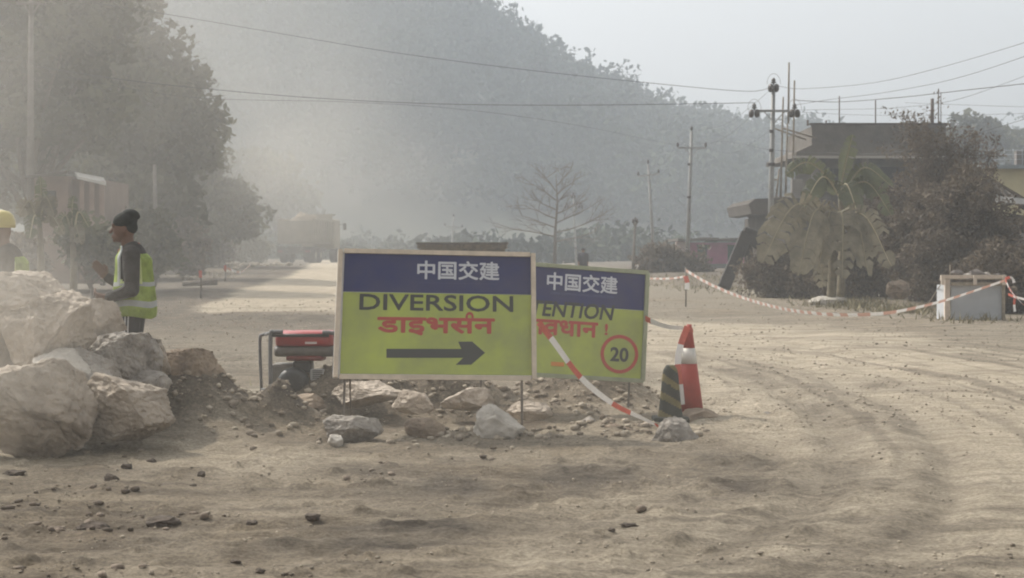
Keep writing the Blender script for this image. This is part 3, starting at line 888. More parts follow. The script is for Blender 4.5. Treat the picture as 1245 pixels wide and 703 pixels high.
class Sign:
    def __init__(s, TL, TR, BR, BL_):
        s.c = [at(*TL), at(*TR), at(*BR), at(*BL_)]
        s.n = (s.c[1] - s.c[0]).cross(s.c[3] - s.c[0]).normalized()
        if s.n.y > 0: s.n = -s.n
    def P(s, u, v, lift=0.0):
        a = s.c[0].lerp(s.c[1], u); b = s.c[3].lerp(s.c[2], u)
        return a.lerp(b, v) + s.n * lift
    def rect(s, u0, v0, u1, v1, name, m, e, lift, thick=.0015):
        mb = MB(); q = [(u0, v0), (u1, v0), (u1, v1), (u0, v1)]
        mb.add([s.P(u, v, lift + thick) for u, v in q] + [s.P(u, v, lift) for u, v in q],
               [(0, 3, 2, 1), (4, 5, 6, 7), (0, 1, 5, 4), (1, 2, 6, 5), (2, 3, 7, 6), (3, 0, 4, 7)])
        return mb.build(name, m, e)
    def poly(s, pts, fs, name, m, e, lift):
        mb = MB(); n = len(pts)
        mb.add([s.P(u, v, lift) for u, v in pts], fs)
        return mb.build(name, m, e)
    def text(s, body, u0, v0, u1, v1, name, m, e, lift, bold=0.02, fat=0, shear=0.0):
        vs, fs = text_mesh(body, 0 if fat else bold)
        if len(vs) == 0: return None
        lo, hi = vs.min(0), vs.max(0)
        q = (vs - lo) / (hi - lo)
        if shear: q[:, 0] += shear * q[:, 1]
        mb = MB()
        W_ = (s.c[1] - s.c[0]).length; H_ = (s.c[3] - s.c[0]).length
        for k in range(8 if fat else 1):      # heavier strokes: the outline repeated a hair apart
            an = 2 * math.pi * k / 8; du, dv = fat * math.cos(an) / W_, fat * math.sin(an) / H_
            mb.add([s.P(u0 + (u1 - u0) * a + du, v1 + (v0 - v1) * b + dv, lift + .0002 * k) for a, b in q], fs)
        return mb.build(name, m, e)
def build_sign(S, base, label, content, frame_l, frame_m):
    e = empty('road_sign', base, label, 'sign', 'temporary road signs')
    S.rect(0, 0, 1, 1, 'board', SWHITE, e, -.02, .02)
    content(S, e)
    # rails of the frame
    for i, (a, b, wd) in enumerate(frame_l):
        mb = MB(); pa, pb = S.P(*a, .012), S.P(*b, .012)
        mb.bar(pa, pb, .035, wd, up=S.n)
        mb.build('frame_rail', frame_m, e)
    # legs and back braces
    for u in (.06, .93):
        top, bot = S.P(u, .02, -.045), S.P(u, 1, -.045)
        d = (bot - top).normalized(); foot = bot + d * (bot.z - h1(bot.x, bot.y) + .05) / max(.3, -d.z)
        mb = MB(); mb.bar(top, foot, .018, .018, up=Vector((0, 1, 0))); mb.build('leg', STEEL, e)
        mb = MB(); bk = foot + Vector((0, .75, 0)); bk.z = h1(bk.x, bk.y) - .03
        mb.bar(S.P(u, .3, -.06), bk, .014, .014); mb.build('brace', STEEL, e)
    return e
def blocks(S, e, glyphs_rect, lift, sub):
    S.text('中国交建', *glyphs_rect, 'company_name', mat('sign_lettering', (.62, .64, .70), .5), e, lift, 0, .0035)
    S.text('CHINA COMMUNICATIONS CONSTRUCTION', *sub, 'small_print', mat('sign_small_print', (.10, .12, .24), .5), e, lift, 0)
def hook(S, e, u, v, su, sv, m, lift):
    """the curled vowel sign on top of the last but one letter"""
    mb = MB(); N = 9; pts = []
    for k in range(N):
        a = math.pi * (1.12 - 1.25 * k / (N - 1)); r0, r1 = 1.0, .45
        pts.append((u + su * r0 * math.cos(a), v - sv * r0 * math.sin(a), u + su * r1 * math.cos(a), v - sv * r1 * math.sin(a)))
    for k in range(N - 1):
        a, b = pts[k], pts[k + 1]
        mb.add([S.P(a[0], a[1], lift), S.P(b[0], b[1], lift), S.P(b[2], b[3], lift), S.P(a[2], a[3], lift)], [(0, 1, 2, 3)])
    mb.build('lettering', m, e)
# --- diversion sign: u,v measured on the printed board (417..645 x 306..461)
S1 = Sign((411, 304, 14.0), (651, 309, 14.22), (652.5, 461.5, 14.02), (404.5, 459.5, 13.8))
def U1(px, py):
    v = (py - (304 + (309 - 304) * (px - 411) / 240)) / (156.5)
    xl = 411 + (404.5 - 411) * v; xr = 651 + 1.5 * v
    return (px - xl) / (xr - xl), v
def c1(S, e):
    L0 = .002
    a = .034; b = .975
    S.rect(a, .018, b, .328, 'blue_band', BLUE, e, L0)
    S.rect(a, .331, b, .968, 'lime_panel', LIME, e, L0)
    u0, v0 = U1(507, 317.5); u1, v1 = U1(606, 342)
    blocks(S, e, (u0, v0, u1, v1), L0 + .004, (*U1(509, 344.6), *U1(603, 347.2)))
    S.text('DIVERSION', *U1(437.5, 358.5), *U1(623, 381.5), 'lettering', INK, e, L0 + .004, 0, .0035)
    u0, v0 = U1(459, 387.5); u1, v1 = U1(600, 411)
    S.text('डाइभसन', u0, v0, u1, v1, 'lettering', REDI, e, L0 + .004, 0, .0065)
    hook(S, e, *U1(570, 387.8), .021, .042, REDI, L0 + .0045)
    q = [U1(*p) for p in [(469, 426), (560, 427), (556, 418), (573, 418), (589, 432), (572, 446.5), (553, 446.5), (562, 438), (469, 437)]]
    mb = MB(); mb.add([S.P(u, v, L0 + .004) for u, v in q], [(0, 1, 7, 8), (1, 2, 3, 4), (1, 4, 7), (7, 4, 5, 6)])
    mb.build('arrow', INK, e)
e1 = build_sign(S1, on(530, 14.0), 'white framed yellow green diversion sign with a black arrow pointing right', c1,
    [((.012, -.0), (.012, 1.0), .065), ((.986, .0), (.986, 1.0), .05), ((.03, .008), (.97, .008), .022), ((.03, .992), (.97, .992), .022)], CREAM)
# --- attention sign
S2 = Sign((578, 316.5, 15.7), (787.5, 332, 16.2), (781.5, 463.5, 16.0), (574, 451.5, 15.5))
def U2(px, py):
    u = v = .5
    for _ in range(8):
        x = (578 + 209.5 * u) * (1 - v) + (574 + 207.5 * u) * v
        y = (316.5 + 15.5 * u) * (1 - v) + (451.5 + 12 * u) * v
        u += (px - x) / 208; v += (py - y) / 133
    return u, v
def c2(S, e):
    L0 = .002
    S.rect(.015, .012, .985, .352, 'blue_band', BLUE, e, L0)
    S.rect(.012, .355, .985, .985, 'lime_panel', LIME, e, L0)
    u0, v0 = U2(664, 329); u1, v1 = U2(749, 355)
    v0 = U2(664, 331)[1]
    blocks(S, e, (u0, v0, u1, U2(664, 352)[1]), L0 + .004, (*U2(668, 355), U2(745, 360)[0], U2(668, 358)[1]))
    ue, ve = U2(743, 372); 
    S.text('ATTENTION', U2(612, 363)[0], U2(743, 372.0)[1], ue, U2(743, 390)[1], 'lettering', INK, e, L0 + .004, 0, .004, shear=.02)
    ua, va = U2(629, 390); ub, vb = U2(725, 394)
    S.text('सावधान', ua, vb - .004, ub, U2(725, 411)[1], 'lettering', REDI, e, L0 + .004, 0, .0065)
    S.text('!', U2(734, 394)[0], U2(734, 394)[1], U2(738, 394)[0], U2(734, 408)[1], 'lettering', REDI, e, L0 + .004, .03)
    cu, cv = U2(752, 431); mb = MB(); N = 36
    for k in range(N):
        a0, a1 = 2 * math.pi * k / N, 2 * math.pi * (k + 1) / N
        f = lambda a, r: S.P(cu + r * math.cos(a) / 208, cv + r * math.sin(a) / 133, L0 + .004)
        mb.add([f(a0, 23.5), f(a1, 23.5), f(a1, 19.3), f(a0, 19.3)], [(0, 1, 2, 3)])
    mb.build('red_ring', REDI, e)
    S.text('20', *U2(741, 422), *U2(763, 441), 'lettering', INK, e, L0 + .004, .03)
    q = [U2(*p) for p in [(668, 440), (684, 441), (684, 446), (668, 445)]]
    S.poly(q, [(0, 1, 2, 3)], 'orange_mark', ORI, e, L0 + .004)
e2 = build_sign(S2, on(682, 15.8), 'yellow green attention sign with red ring round 20, half hidden by the nearer sign', c2,
    [((.003, 0), (.003, 1), .018), ((.997, 0), (.997, 1), .022), ((.0, .0), (1, 0), .014), ((.0, 1), (1, 1), .018)], mat('frame_green', (.35, .38, .26), .6, .2, 10))

# ================================================================== CONE, STRIPED POST, TAPES
CR = mat('cone_red', (.40, .05, .035), .55, .2, 6)
CW = mat('reflective_white', (.72, .70, .66), .5, .15, 12)
def cone():
    b = on(838, 15.6); e = empty('traffic_cone', b, 'faded red traffic cone with one white band, wrapped in tape at its tip', 'traffic cone')
    # tip px 396, base px 502
    s = 15.6 / FPX; zt = at(838, 397, 15.6).z; zb = at(838, 505, 15.6).z
    hgt = zt - zb; base = Vector((b.x + .0, b.y, zb))
    mb = MB(); mb.box(base + Vector((.02, 0, -.0)), (.36, .36, .035)); mb.build('base', mat('cone_rubber', (.05, .045, .04), .8), e, bevel=.01)
    def rad(t): return .022 + (.128 - .022) * (1 - t)
    def seg(t0, t1, nm, m, out=0):
        mb = MB(); mb.lathe(base + Vector((.0, 0, .018)), [(rad(t0) + out, t0 * hgt), (rad(t1) + out, t1 * hgt)], 28); mb.build(nm, m, e)
    seg(0, .56, 'shell', CR); seg(.56, .735, 'white_band', CW, .0015); seg(.735, 1, 'shell', CR)
    return base, hgt
cone()
def delineator():
    b = on(812, 15.2); e = empty('striped_post', b, 'short black and yellow striped rubber post left of the traffic cone', 'bollard')
    zt = at(812, 444, 15.2).z; h = zt - b.z + .02; x = at(815, 470, 15.2).x
    c = Vector((x, 15.2, b.z - .02))
    K = mat('post_black', (.045, .05, .042), .7, .3, 8); Yw = mat('post_yellow', (.20, .165, .07), .7, .4, 8)
    prof = [(.118, 0), (.105, .12), (.092, .3), (.080, .55), (.070, .78), (.060, .92), (.035, 1.0)]
    def r_at(t):
        for (r0, t0), (r1, t1) in zip(prof[:-1], prof[1:]):
            if t <= t1: return r0 + (r1 - r0) * (t - t0) / (t1 - t0)
        return prof[-1][0]
    n, m_ = 40, 24; vs = []; fs = []; mi = []
    for i in range(n + 1):
        t = i / n
        for k in range(m_):
            a = 2 * math.pi * k / m_; r = r_at(t)
            vs.append(c + Vector((r * math.cos(a), r * .7 * math.sin(a), t * h)))
    mb = MB(); mb.v = vs
    for i in range(n):
        for k in range(m_):
            k2 = (k + 1) % m_
            mb.f.append((i * m_ + k, i * m_ + k2, (i + 1) * m_ + k2, (i + 1) * m_ + k))
            ang = math.cos(2 * math.pi * k / m_)
            mb.m.append(1 if ((i / n + .10 * ang) * 3.2 % 1) < .38 else 0); mb.sm.append(True)
    mb.f.append(tuple(n * m_ + k for k in range(m_))); mb.m.append(0); mb.sm.append(False)
    mb.build('post_body', [K, Yw], e)
    mb = MB(); mb.box(c + Vector((0, 0, .03)), (.30, .26, .05)); mb.build('foot_plate', K, e, bevel=.012)
delineator()
TW = mat('tape_white', (.78, .76, .74), .35, .08, 20, transl=.2); TR_ = mat('tape_red', (.58, .13, .09), .4, .2, 20, transl=.2)
TP = mat('tape_faded', (.55, .33, .26), .45, transl=.2)
def tape(pts, width, label, stripe=.2, twist=0.0, face=Vector((0, 0, 1)), duty=.5, n=14, group='red and white barrier tapes', mats=None):
    P_ = catmull(pts, n)
    # resample evenly
    L = [0]
    for a, b in zip(P_[:-1], P_[1:]): L.append(L[-1] + (b - a).length)
    tot = L[-1]; N = max(6, int(tot / (stripe * duty * .5))); N = min(N, 600)
    Q = []
    for k in range(N + 1):
        d = tot * k / N
        i = max(0, min(len(L) - 2, int(np.searchsorted(L, d)) - 1)); f = (d - L[i]) / max(L[i + 1] - L[i], 1e-9)
        Q.append(P_[i].lerp(P_[i + 1], min(1, f)))
    mb = MB(); vs = []
    for k, q in enumerate(Q):
        t = (Q[min(k + 1, N)] - Q[max(k - 1, 0)]).normalized()
        a = twist * k / N
        sd = face - t * face.dot(t); sd.normalize(); o_ = t.cross(sd)
        wv = (sd * math.cos(a) + o_ * math.sin(a)) * width / 2
        rip = o_ * .15 * width * math.sin(k * .9)
        vs += [q - wv, q + rip, q + wv]
    mb.v = vs
    for k in range(N):
        d = tot * (k + .5) / N
        r = (d % stripe) / stripe < duty
        for j in (0, 1):
            mb.f.append((3 * k + j, 3 * k + 1 + j, 3 * k + 4 + j, 3 * k + 3 + j)); mb.m.append(1 if r else 0); mb.sm.append(True)
    o = mb.build('barrier_tape', mats or [TW, TR_], None, Q[0])
    tag(o, label, 'barrier tape', group)
    return o
tape([at(655, 392, 14.15), at(672, 414, 14.1), at(706, 459, 14.0), at(745, 491, 13.95), at(778, 507, 13.9), at(806, 521, 13.75)], .052,
     'wide barrier tape running down from the diversion sign to the grey block of stone', .42, .9, duty=.36)
tape([at(784, 387, 16.1), at(800, 394, 15.9), at(816, 398, 15.75), at(832, 399, 15.6)], .05, 'short white barrier tape from the attention sign to the tip of the cone', 5, .9, duty=.02)
cx_ = at(832, 398, 15.55)
tape([at(836, 397, 15.53), at(828, 418, 15.48), at(824, 440, 15.45), at(827, 466, 15.42), at(830, 492, 15.4)], .055, 'loose end of barrier tape hanging down the left side of the cone', .34, .9, face=Vector((1, 0, 0)))
mb = MB(); c_ = at(838, 400, 15.6)
for k in range(3): mb.lathe(c_ + Vector((0, 0, -.012 * k)), [(.027 + .002 * k, -.012), (.034 + .002 * k, 0), (.028, .01)], 14)
o = mb.build('tape_knot', TR_, None, c_); tag(o, 'red knot of tape tied round the tip of the traffic cone', 'tape knot')
# long sagging tape, thin post to stall
Dp = 58
tape([at(834, 329, 47), at(862, 345, 45), at(900, 361, 42.5), at(945, 374, 39), at(985, 380.5, 36.5), at(1030, 383, 35), at(1075, 381, 34.6), at(1110, 375, 34.8), at(1150, 365, 35.5), at(1190, 352, 36.3), at(1222, 341, 36.6)],
     .075, 'long sagging barrier tape from the thin post to the stall', .5, .7, n=10, mats=[TW, TP])
tape([at(770, 338, 52), at(806, 339, 49), at(822, 338, 48), at(833, 336, 47)], .05, 'short level barrier tape left of the thin post', .6, 0, mats=[TW, TP])
pb = on(834, 47); mb = MB(); mb.tube([pb, at(834, 325, 47)], .02, 8); o = mb.build('thin_post', STEEL, None, pb); tag(o, 'thin rusty rod holding the long barrier tape at its far end', 'post')
tape([at(833.5, 336, 46.9), at(835.5, 344, 46.9), at(835, 352, 46.9)], .12, 'scrap of red tape dangling on the thin rod', .4, 0, face=Vector((1, 0, 0)))
tape([at(1222, 340, 36.5), at(1228, 352, 36), at(1236, 362, 35), at(1250, 374, 34), at(1290, 392, 32)], .065, 'barrier tape running from the stall out to the right edge, lower strand', .35, 1.5)
tape([at(1226, 358, 36), at(1234, 361, 35.6), at(1262, 368, 34)], .05, 'short pale strand of tape crossing beside the stall', 3, .6, duty=.1)
tape([at(1234, 362, 35.8), at(1233, 370, 35.8), at(1234, 379, 35.8)], .045, 'thin ribbon of red tape hanging beside the stall', .3, .4, face=Vector((1, 0, 0)))
tape([at(1222, 339, 36.5), at(1230, 337.5, 36.3), at(1233, 344, 36.3)], .055, 'curled tape loop at the upper right corner of the stall', .4, .8)
FA = 'orange and white marker stakes far left'
for i, (px, D, py) in enumerate([(207, 95, 325), (214, 62, 333), (275, 84, 338)]):
    pass
def stake(px, pyt, pyb, D, label):
    b = Vector((at(px, pyb, D).x, D, h1(at(px, pyb, D).x, D))); t = at(px, pyt, D)
    mb = MB(); mb.tube([b, Vector((b.x + .02, D, b.z + max(.6, t.z - b.z)))], .03, 6, 0); top = mb.v[-1]
    mb.box(Vector((b.x, D - .04, b.z + max(.6, t.z - b.z) * .8)), (.10, .01, .22), mi=1)
    o = mb.build('marker_stake', [STEEL, TR_], None, b); tag(o, label, 'stake', FA)
stake(274, 322, 338, 72, 'marker stake with a red flag in front of the walking people')
stake(244, 326, 350, 56, 'thin bare marker stake left of the bright track')
tape([at(276, 326, 72), at(292, 331, 72), at(305, 322, 80)], .09, 'faded tape sagging beside the far marker stake', .8, 0, mats=[TW, TP])
mb = MB(); mb.tube([on(222, 66, .12), on(264, 66, .16)], [.10, .12], 7); mb.tube([on(238, 66, .2), on(252, 66.5, .24)], .07, 6)
o = mb.build('fallen_log', BARK, None, on(243, 66)); tag(o, 'fallen grey log on the gravel left of the bright track', 'log')

# ================================================================== GENERATOR
def generator():
    D = 15.4; b = on(362, D); e = empty('portable_generator', b, 'portable generator with red tank in an open tube frame, left of the signs', 'generator')
    def g(px, py, dy=0.0): return at(px, py, D + dy)
    Tb = mat('generator_tube', (.17, .17, .175), .45, .25, 12, metallic=.2); Kb = mat('generator_black', (.035, .035, .035), .5, .2)
    Rd = mat('generator_red', (.36, .022, .022), .35, .25, 8, spec=.5); Gy = mat('generator_grey', (.13, .115, .10), .5, .3, 9); Al = mat('generator_alloy', (.24, .225, .20), .5, .3, 14)
    dz = .44
    for dy, m_ in ((0, Tb), (dz, Tb)):
        pts = [g(329, 478, dy), g(329, 410, dy), g(333, 404, dy), g(344, 404, dy)] if dy == 0 else [g(318, 476, dy), g(316, 416, dy), g(320, 407, dy), g(334, 405, dy)]
        mb = MB(); mb.tube(catmull(pts, 5), .018 if dy == 0 else .014, 10); mb.build('frame_tube', m_, e)
        mb = MB(); mb.tube(catmull([g(404, 478, dy), g(408, 412, dy), g(403, 405, dy), g(392, 404, dy)], 5), .016, 10); mb.build('frame_tube', m_, e)
    for (a, b_) in (((329, 405, 0), (323, 407, dz)), ((402, 405, 0), (400, 407, dz)), ((329, 474, 0), (318, 474, dz)), ((400, 474, 0), (398, 474, dz)), ((329, 474, 0), (400, 474, 0)), ((318, 474, dz), (398, 474, dz)), ((329, 408, 0), (400, 408, 0))):
        mb = MB(); mb.tube([g(*a), g(*b_)], .014, 8); mb.build('crossbar', Tb if a[1] < 420 and b_[0] != 400 else Kb, e)
    # tank: rounded top half red, seam, grey lower pan
    def tank(px0, px1, py0, py1, nm, m_, top=True):
        x0, x1 = g(px0, 440).x, g(px1, 440).x; z1, z0 = g(360, py0).z, g(360, py1).z
        mb = MB(); bm_n = 10; vs = []; fs = []
        secs = [(0, .6), (.03, .86), (.08, 1), (.92, 1), (.97, .86), (1, .6)]
        for (t, k) in secs:
            x = x0 + (x1 - x0) * t; zc = (z0 + z1) / 2; hz = (z1 - z0) / 2 * (.6 + .4 * k)
            for j in range(16):
                a = 2 * math.pi * j / 16; c_, s_ = math.cos(a), math.sin(a)
                sq = lambda v_: math.copysign(abs(v_) ** .55, v_)
                vs.append(Vector((x, D + .22 + .20 * k * sq(c_), zc + hz * sq(s_))))
        for i in range(len(secs) - 1):
            for j in range(16):
                j2 = (j + 1) % 16; fs.append((i * 16 + j, (i + 1) * 16 + j, (i + 1) * 16 + j2, i * 16 + j2))
        fs.append(tuple(range(16))); fs.append(tuple(5 * 16 + j for j in range(16))[::-1])
        mb.add(vs, fs, 0, True); return mb.build(nm, m_, e)
    tank(333, 404, 403, 423, 'fuel_tank', Rd); tank(331, 406, 421, 435, 'tank_pan', Gy); tank(346, 392, 432, 440, 'pan_underside', mat('generator_dark_red', (.20, .03, .02), .5, .3, 8))
    mb = MB(); mb.lathe(g(356, 405, .2), [(.03, -.01), (.03, .02), (.022, .026)], 14); mb.build('fuel_cap', Al, e)
    mb = MB(); mb.box(g(378, 417, .012), (.10, .006, .018)); mb.build('tank_badge', mat('badge_white', (.6, .5, .48), .5), e)
    # engine, recoil cover, alternator, panel
    mb = MB(); mb.lathe(g(357, 466, .02), [(.02, .10), (.085, .095), (.12, .07), (.135, .03), (.135, -.06)], 26, axis=Vector((0, -1, 0))); rc = mb.build('recoil_cover', mat('recoil_dark', (.045, .048, .05), .5, .3, 14), e)
    mb = MB()
    for k in range(14):
        a = 2 * math.pi * k / 14; mb.box(g(357, 466, -.082) + Vector((.062 * math.cos(a), 0, .062 * math.sin(a))), (.008, .006, .045), Matrix.Rotation(-a + math.pi / 2, 3, 'Y'))
    mb.build('vent_fins', Kb, rc)
    mb = MB(); mb.box(g(356, 460, .26), (.34, .28, .26)); mb.build('engine_block', Al, e, bevel=.02)
    mb = MB(); mb.box(g(369, 445, .2), (.16, .22, .10)); mb.build('air_filter', Kb, e, bevel=.02)
    mb = MB(); mb.box(g(386, 464, .05), (.115, .08, .215)); pn = mb.build('socket_panel', mat('panel_grey', (.36, .36, .35), .5, .15), e, bevel=.01)
    mb = MB(); mb.lathe(g(387, 468, .004), [(.022, 0), (.022, .012), (.014, .013)], 16, axis=Vector((0, -1, 0))); mb.build('socket', Kb, pn)
    mb = MB()
    for k in range(5): mb.box(g(386, 451 + k * 2.2, .008), (.085, .004, .006))
    mb.build('panel_slots', Kb, pn)
    mb = MB(); mb.box(g(376, 466, .3), (.14, .26, .20)); mb.build('alternator', Gy, e, bevel=.03)
generator()
rock(366, 492, 30, 12, 14.8, ROCKB, 'lump of brown earth in front of the generator', 61, .3, 'stone', 'stone', GR)

# ================================================================== PEOPLE
def blob(name, prims, vox, m, parent, smooth=6, color_fn=None, mats=None):
    """one continuous skin grown round tapered capsules and ellipsoids"""
    bm = bmesh.new()
    for p in prims:
        if p[0] == 'c':
            _, a, b, r0, r1 = p; a, b = Vector(a), Vector(b)
            d = b - a; q = Vector((0, 0, 1)).rotation_difference(d)
            n = 7
            prof = []
            for i in range(n): t = -math.pi / 2 + math.pi / 2 * i / (n - 1); prof.append((r0 * math.cos(t) + 1e-4, r0 * math.sin(t)))
            for i in range(n): t = math.pi / 2 * i / (n - 1); prof.append((r1 * math.cos(t) + 1e-4, d.length + r1 * math.sin(t)))
            seg = 14; rings = []
            for r, z in prof: rings.append([bm.verts.new(a + q @ Vector((r * math.cos(2 * math.pi * k / seg), r * math.sin(2 * math.pi * k / seg), z))) for k in range(seg)])
            for i in range(len(rings) - 1):
                for k in range(seg): bm.faces.new((rings[i][k], rings[i][(k + 1) % seg], rings[i + 1][(k + 1) % seg], rings[i + 1][k]))
            bm.faces.new(rings[0][::-1]); bm.faces.new(rings[-1])
        else:
            _, c, r, rot = p
            M = Matrix.Translation(Vector(c)) @ Matrix.Rotation(rot, 4, 'Y') @ Matrix.Diagonal((r[0], r[1], r[2], 1))
            bmesh.ops.create_icosphere(bm, subdivisions=3, radius=1.0, matrix=M)
    me = bpy.data.meshes.new(name); bm.to_mesh(me); bm.free()
    o = bpy.data.objects.new(name, me); COL.objects.link(o)
    rm = o.modifiers.new('r', 'REMESH'); rm.mode = 'VOXEL'; rm.voxel_size = vox; rm.use_smooth_shade = True
    sm = o.modifiers.new('s', 'SMOOTH'); sm.factor = .5; sm.iterations = smooth
    dg = bpy.context.evaluated_depsgraph_get(); dg.update()
    me2 = bpy.data.meshes.new_from_object(o.evaluated_get(dg)); me2.name = name
    bpy.data.objects.remove(o); bpy.data.meshes.remove(me)
    me2.materials.clear()
    for mm in (mats or [m]): me2.materials.append(mm)
    if color_fn:
        me2.polygons.foreach_set('material_index', [color_fn(p.center) for p in me2.polygons])
    me2.polygons.foreach_set('use_smooth', [True] * len(me2.polygons))
    o = link(name, me2, parent)
    return o
SKIN = mat('skin_brown', (.17, .095, .065), .6, .15, 20)
GLOVE = mat('dusty_hand', (.16, .105, .08), .8, .2, 20)
def hand_prims(wr, fwd, pal, r=.0095, curl=.9, L=.08):
    """palm + four unequal curled fingers + thumb. fwd = from wrist to fingers, pal = palm normal (direction fingers curl to)"""
    fwd, pal = Vector(fwd).normalized(), Vector(pal).normalized(); sd = fwd.cross(pal).normalized()
    pr = [('c', wr, wr + fwd * .03, .026, .03), ('c', wr + fwd * .02 + sd * .02, wr + fwd * .085 + sd * .026, .017, .015),
          ('c', wr + fwd * .02 - sd * .02, wr + fwd * .085 - sd * .026, .017, .014), ('c', wr + fwd * .02, wr + fwd * .09, .018, .015)]
    for k, (o_, ln) in enumerate(((.031, .9), (.011, 1.05), (-.010, 1.0), (-.030, .8))):
        p = wr + fwd * .088 + sd * o_; a = curl * .5 + .08 * k
        for j in range(3):
            q = p + (fwd * math.cos(a) + pal * math.sin(a)) * (.034, .026, .02)[j] * ln
            pr.append(('c', p, q, r * (1 - .08 * j), r * (.94 - .08 * j))); p = q; a += curl * .6
    t0 = wr + fwd * .03 + sd * .03; t1 = t0 + (fwd * .5 + sd * .7 + pal * .5).normalized() * .042; t2 = t1 + (fwd * .8 + pal * .6 + sd * -.1).normalized() * .035
    pr += [('c', t0, t1, .0125, .0115), ('c', t1, t2, .011, .009)]
    return pr
def worker(base, hat, label, X0, lean=0.0, sc=1.0, full_hands=True):
    """faces -x; left side toward the camera (-y). local metres above the feet."""
    e = empty('person', base, label, 'person')
    V = lambda x, y, z: Vector((x * sc, y * sc, z * sc))
    hd = V(-.062, 0, 1.605)
    pelv = V(0, 0, .93); chest = V(.01, 0, 1.28); neck = V(-.015, 0, 1.45)
    shN, shF = V(.035, -.185, 1.395), V(0, .185, 1.395)
    elN, wrN = V(.055, -.25, 1.10), V(-.155, -.19, 1.03)
    elF, wrF = V(-.10, .22, 1.12), V(-.235, .12, 1.20)
    hipN, knN, anN = V(.0, -.09, .90), V(-.015, -.11, .48), V(.02, -.12, .08)
    hipF, knF, anF = V(0, .09, .90), V(-.04, .11, .48), V(-.02, .12, .08)
    head = [('e', hd, (.092, .076, .108), 0), ('e', hd + V(-.042, 0, -.062), (.052, .050, .055), .2), ('c', hd + V(-.05, 0, -.09), hd + V(-.078, 0, -.098), .022, .016),
            ('c', hd + V(-.088, 0, .012), hd + V(-.112, 0, -.028), .011, .015), ('e', hd + V(-.092, 0, -.058), (.013, .024, .008), 0), ('e', hd + V(-.092, 0, -.072), (.013, .022, .009), 0),
            ('e', hd + V(-.078, .033, .016), (.016, .017, .012), 0), ('e', hd + V(-.078, -.033, .016), (.016, .017, .012), 0), ('c', hd + V(-.084, -.045, .032), hd + V(-.084, .045, .032), .010, .010),
            ('e', hd + V(.012, -.078, -.01), (.017, .009, .031), .2), ('e', hd + V(.012, .078, -.01), (.017, .009, .031), .2),
            ('c', neck - V(0, 0, .06), hd + V(.02, 0, -.06), .062, .054)]
    body = head + [('e', chest, (.115, .165, .21), 0), ('e', pelv + V(0, 0, .02), (.11, .155, .13), 0), ('c', pelv, chest, .11, .12), ('c', shN, shF, .05, .05),
                   ('c', shN, elN, .048, .036), ('c', elN, wrN, .036, .025), ('c', shF, elF, .048, .036), ('c', elF, wrF, .036, .025),
                   ('c', hipN, knN, .078, .052), ('c', knN, anN, .05, .035), ('c', hipF, knF, .078, .052), ('c', knF, anF, .05, .035),
                   ('c', anN + V(.03, 0, -.03), anN + V(-.15, 0, -.045), .04, .032), ('c', anF + V(.03, 0, -.03), anF + V(-.15, 0, -.045), .04, .032)]
    body += hand_prims(wrN, (-.75, .15, .12), (0, .6, .7)) + hand_prims(wrF, (-.45, -.1, .55), (-.2, -.7, .3))
    blob('body', body, .0055, SKIN, e, 3)
    D_ = mat('dark_sleeve', (.060, .055, .052), .95, .45, 9, 1, 14)
    # shirt
    blob('shirt', [('e', chest, (.135, .185, .225), 0), ('e', pelv + V(0, 0, .10), (.125, .17, .15), 0), ('c', pelv + V(0, 0, .1), chest, .125, .14),
                   ('c', shN, elN, .076, .062), ('c', elN, wrN.lerp(elN, .08), .060, .046), ('c', shF, elF, .072, .056), ('c', elF, wrF.lerp(elF, .08), .056, .043),
                   ('c', neck - V(-.015, 0, .07), neck + V(.01, 0, -.015), .085, .070), ('c', shN, shF, .068, .068)], .010, D_, e, 4)
    # trousers
    blob('trousers', [('e', pelv, (.135, .175, .12), 0), ('c', hipN, knN, .100, .078), ('c', knN, anN, .078, .065), ('c', hipF, knF, .100, .078), ('c', knF, anF, .078, .065)], .012,
         mat('black_trousers', (.028, .028, .032), .9, .3, 20), e, 3)
    st = MB(); stm = mat('trouser_stripe', (.62, .62, .62), .7)
    for dx in (-.014, .012):
        st.tube([V(.0 + dx, -.189, .90), V(-.004 + dx, -.196, .78), V(-.010 + dx, -.193, .64), V(-.015 + dx, -.190, .48), V(.0 + dx, -.19, .2)], .006, 6)
    o = MB(); o.v = [v + Vector(base) for v in st.v]; o.f, o.m, o.sm = st.f, st.m, st.sm; o.build('stripe', stm, e)
    for an in (anN, anF):
        blob('boot', [('c', an + V(.035, 0, -.035), an + V(-.15, 0, -.05), .052, .042), ('c', an + V(.01, 0, .05), an + V(.02, 0, -.03), .055, .052)], .012, mat('boot_leather', (.10, .075, .055), .8, .3, 20), e, 3)
    # vest: open sided shell, with collar V and reflective bands
    Lm = mat('vest_lime', (.36, .47, .10), .85, .4, 7, .9, 12, transl=.15); Rf = mat('vest_reflective', (.40, .42, .40), .4, .15, 20); Lp = mat('vest_pale_edge', (.58, .66, .28), .6)
    n, m_ = 34, 48; vs = []; keep = {}
    zs = [.868 + (1.462 - .868) * i / n for i in range(n + 1)]
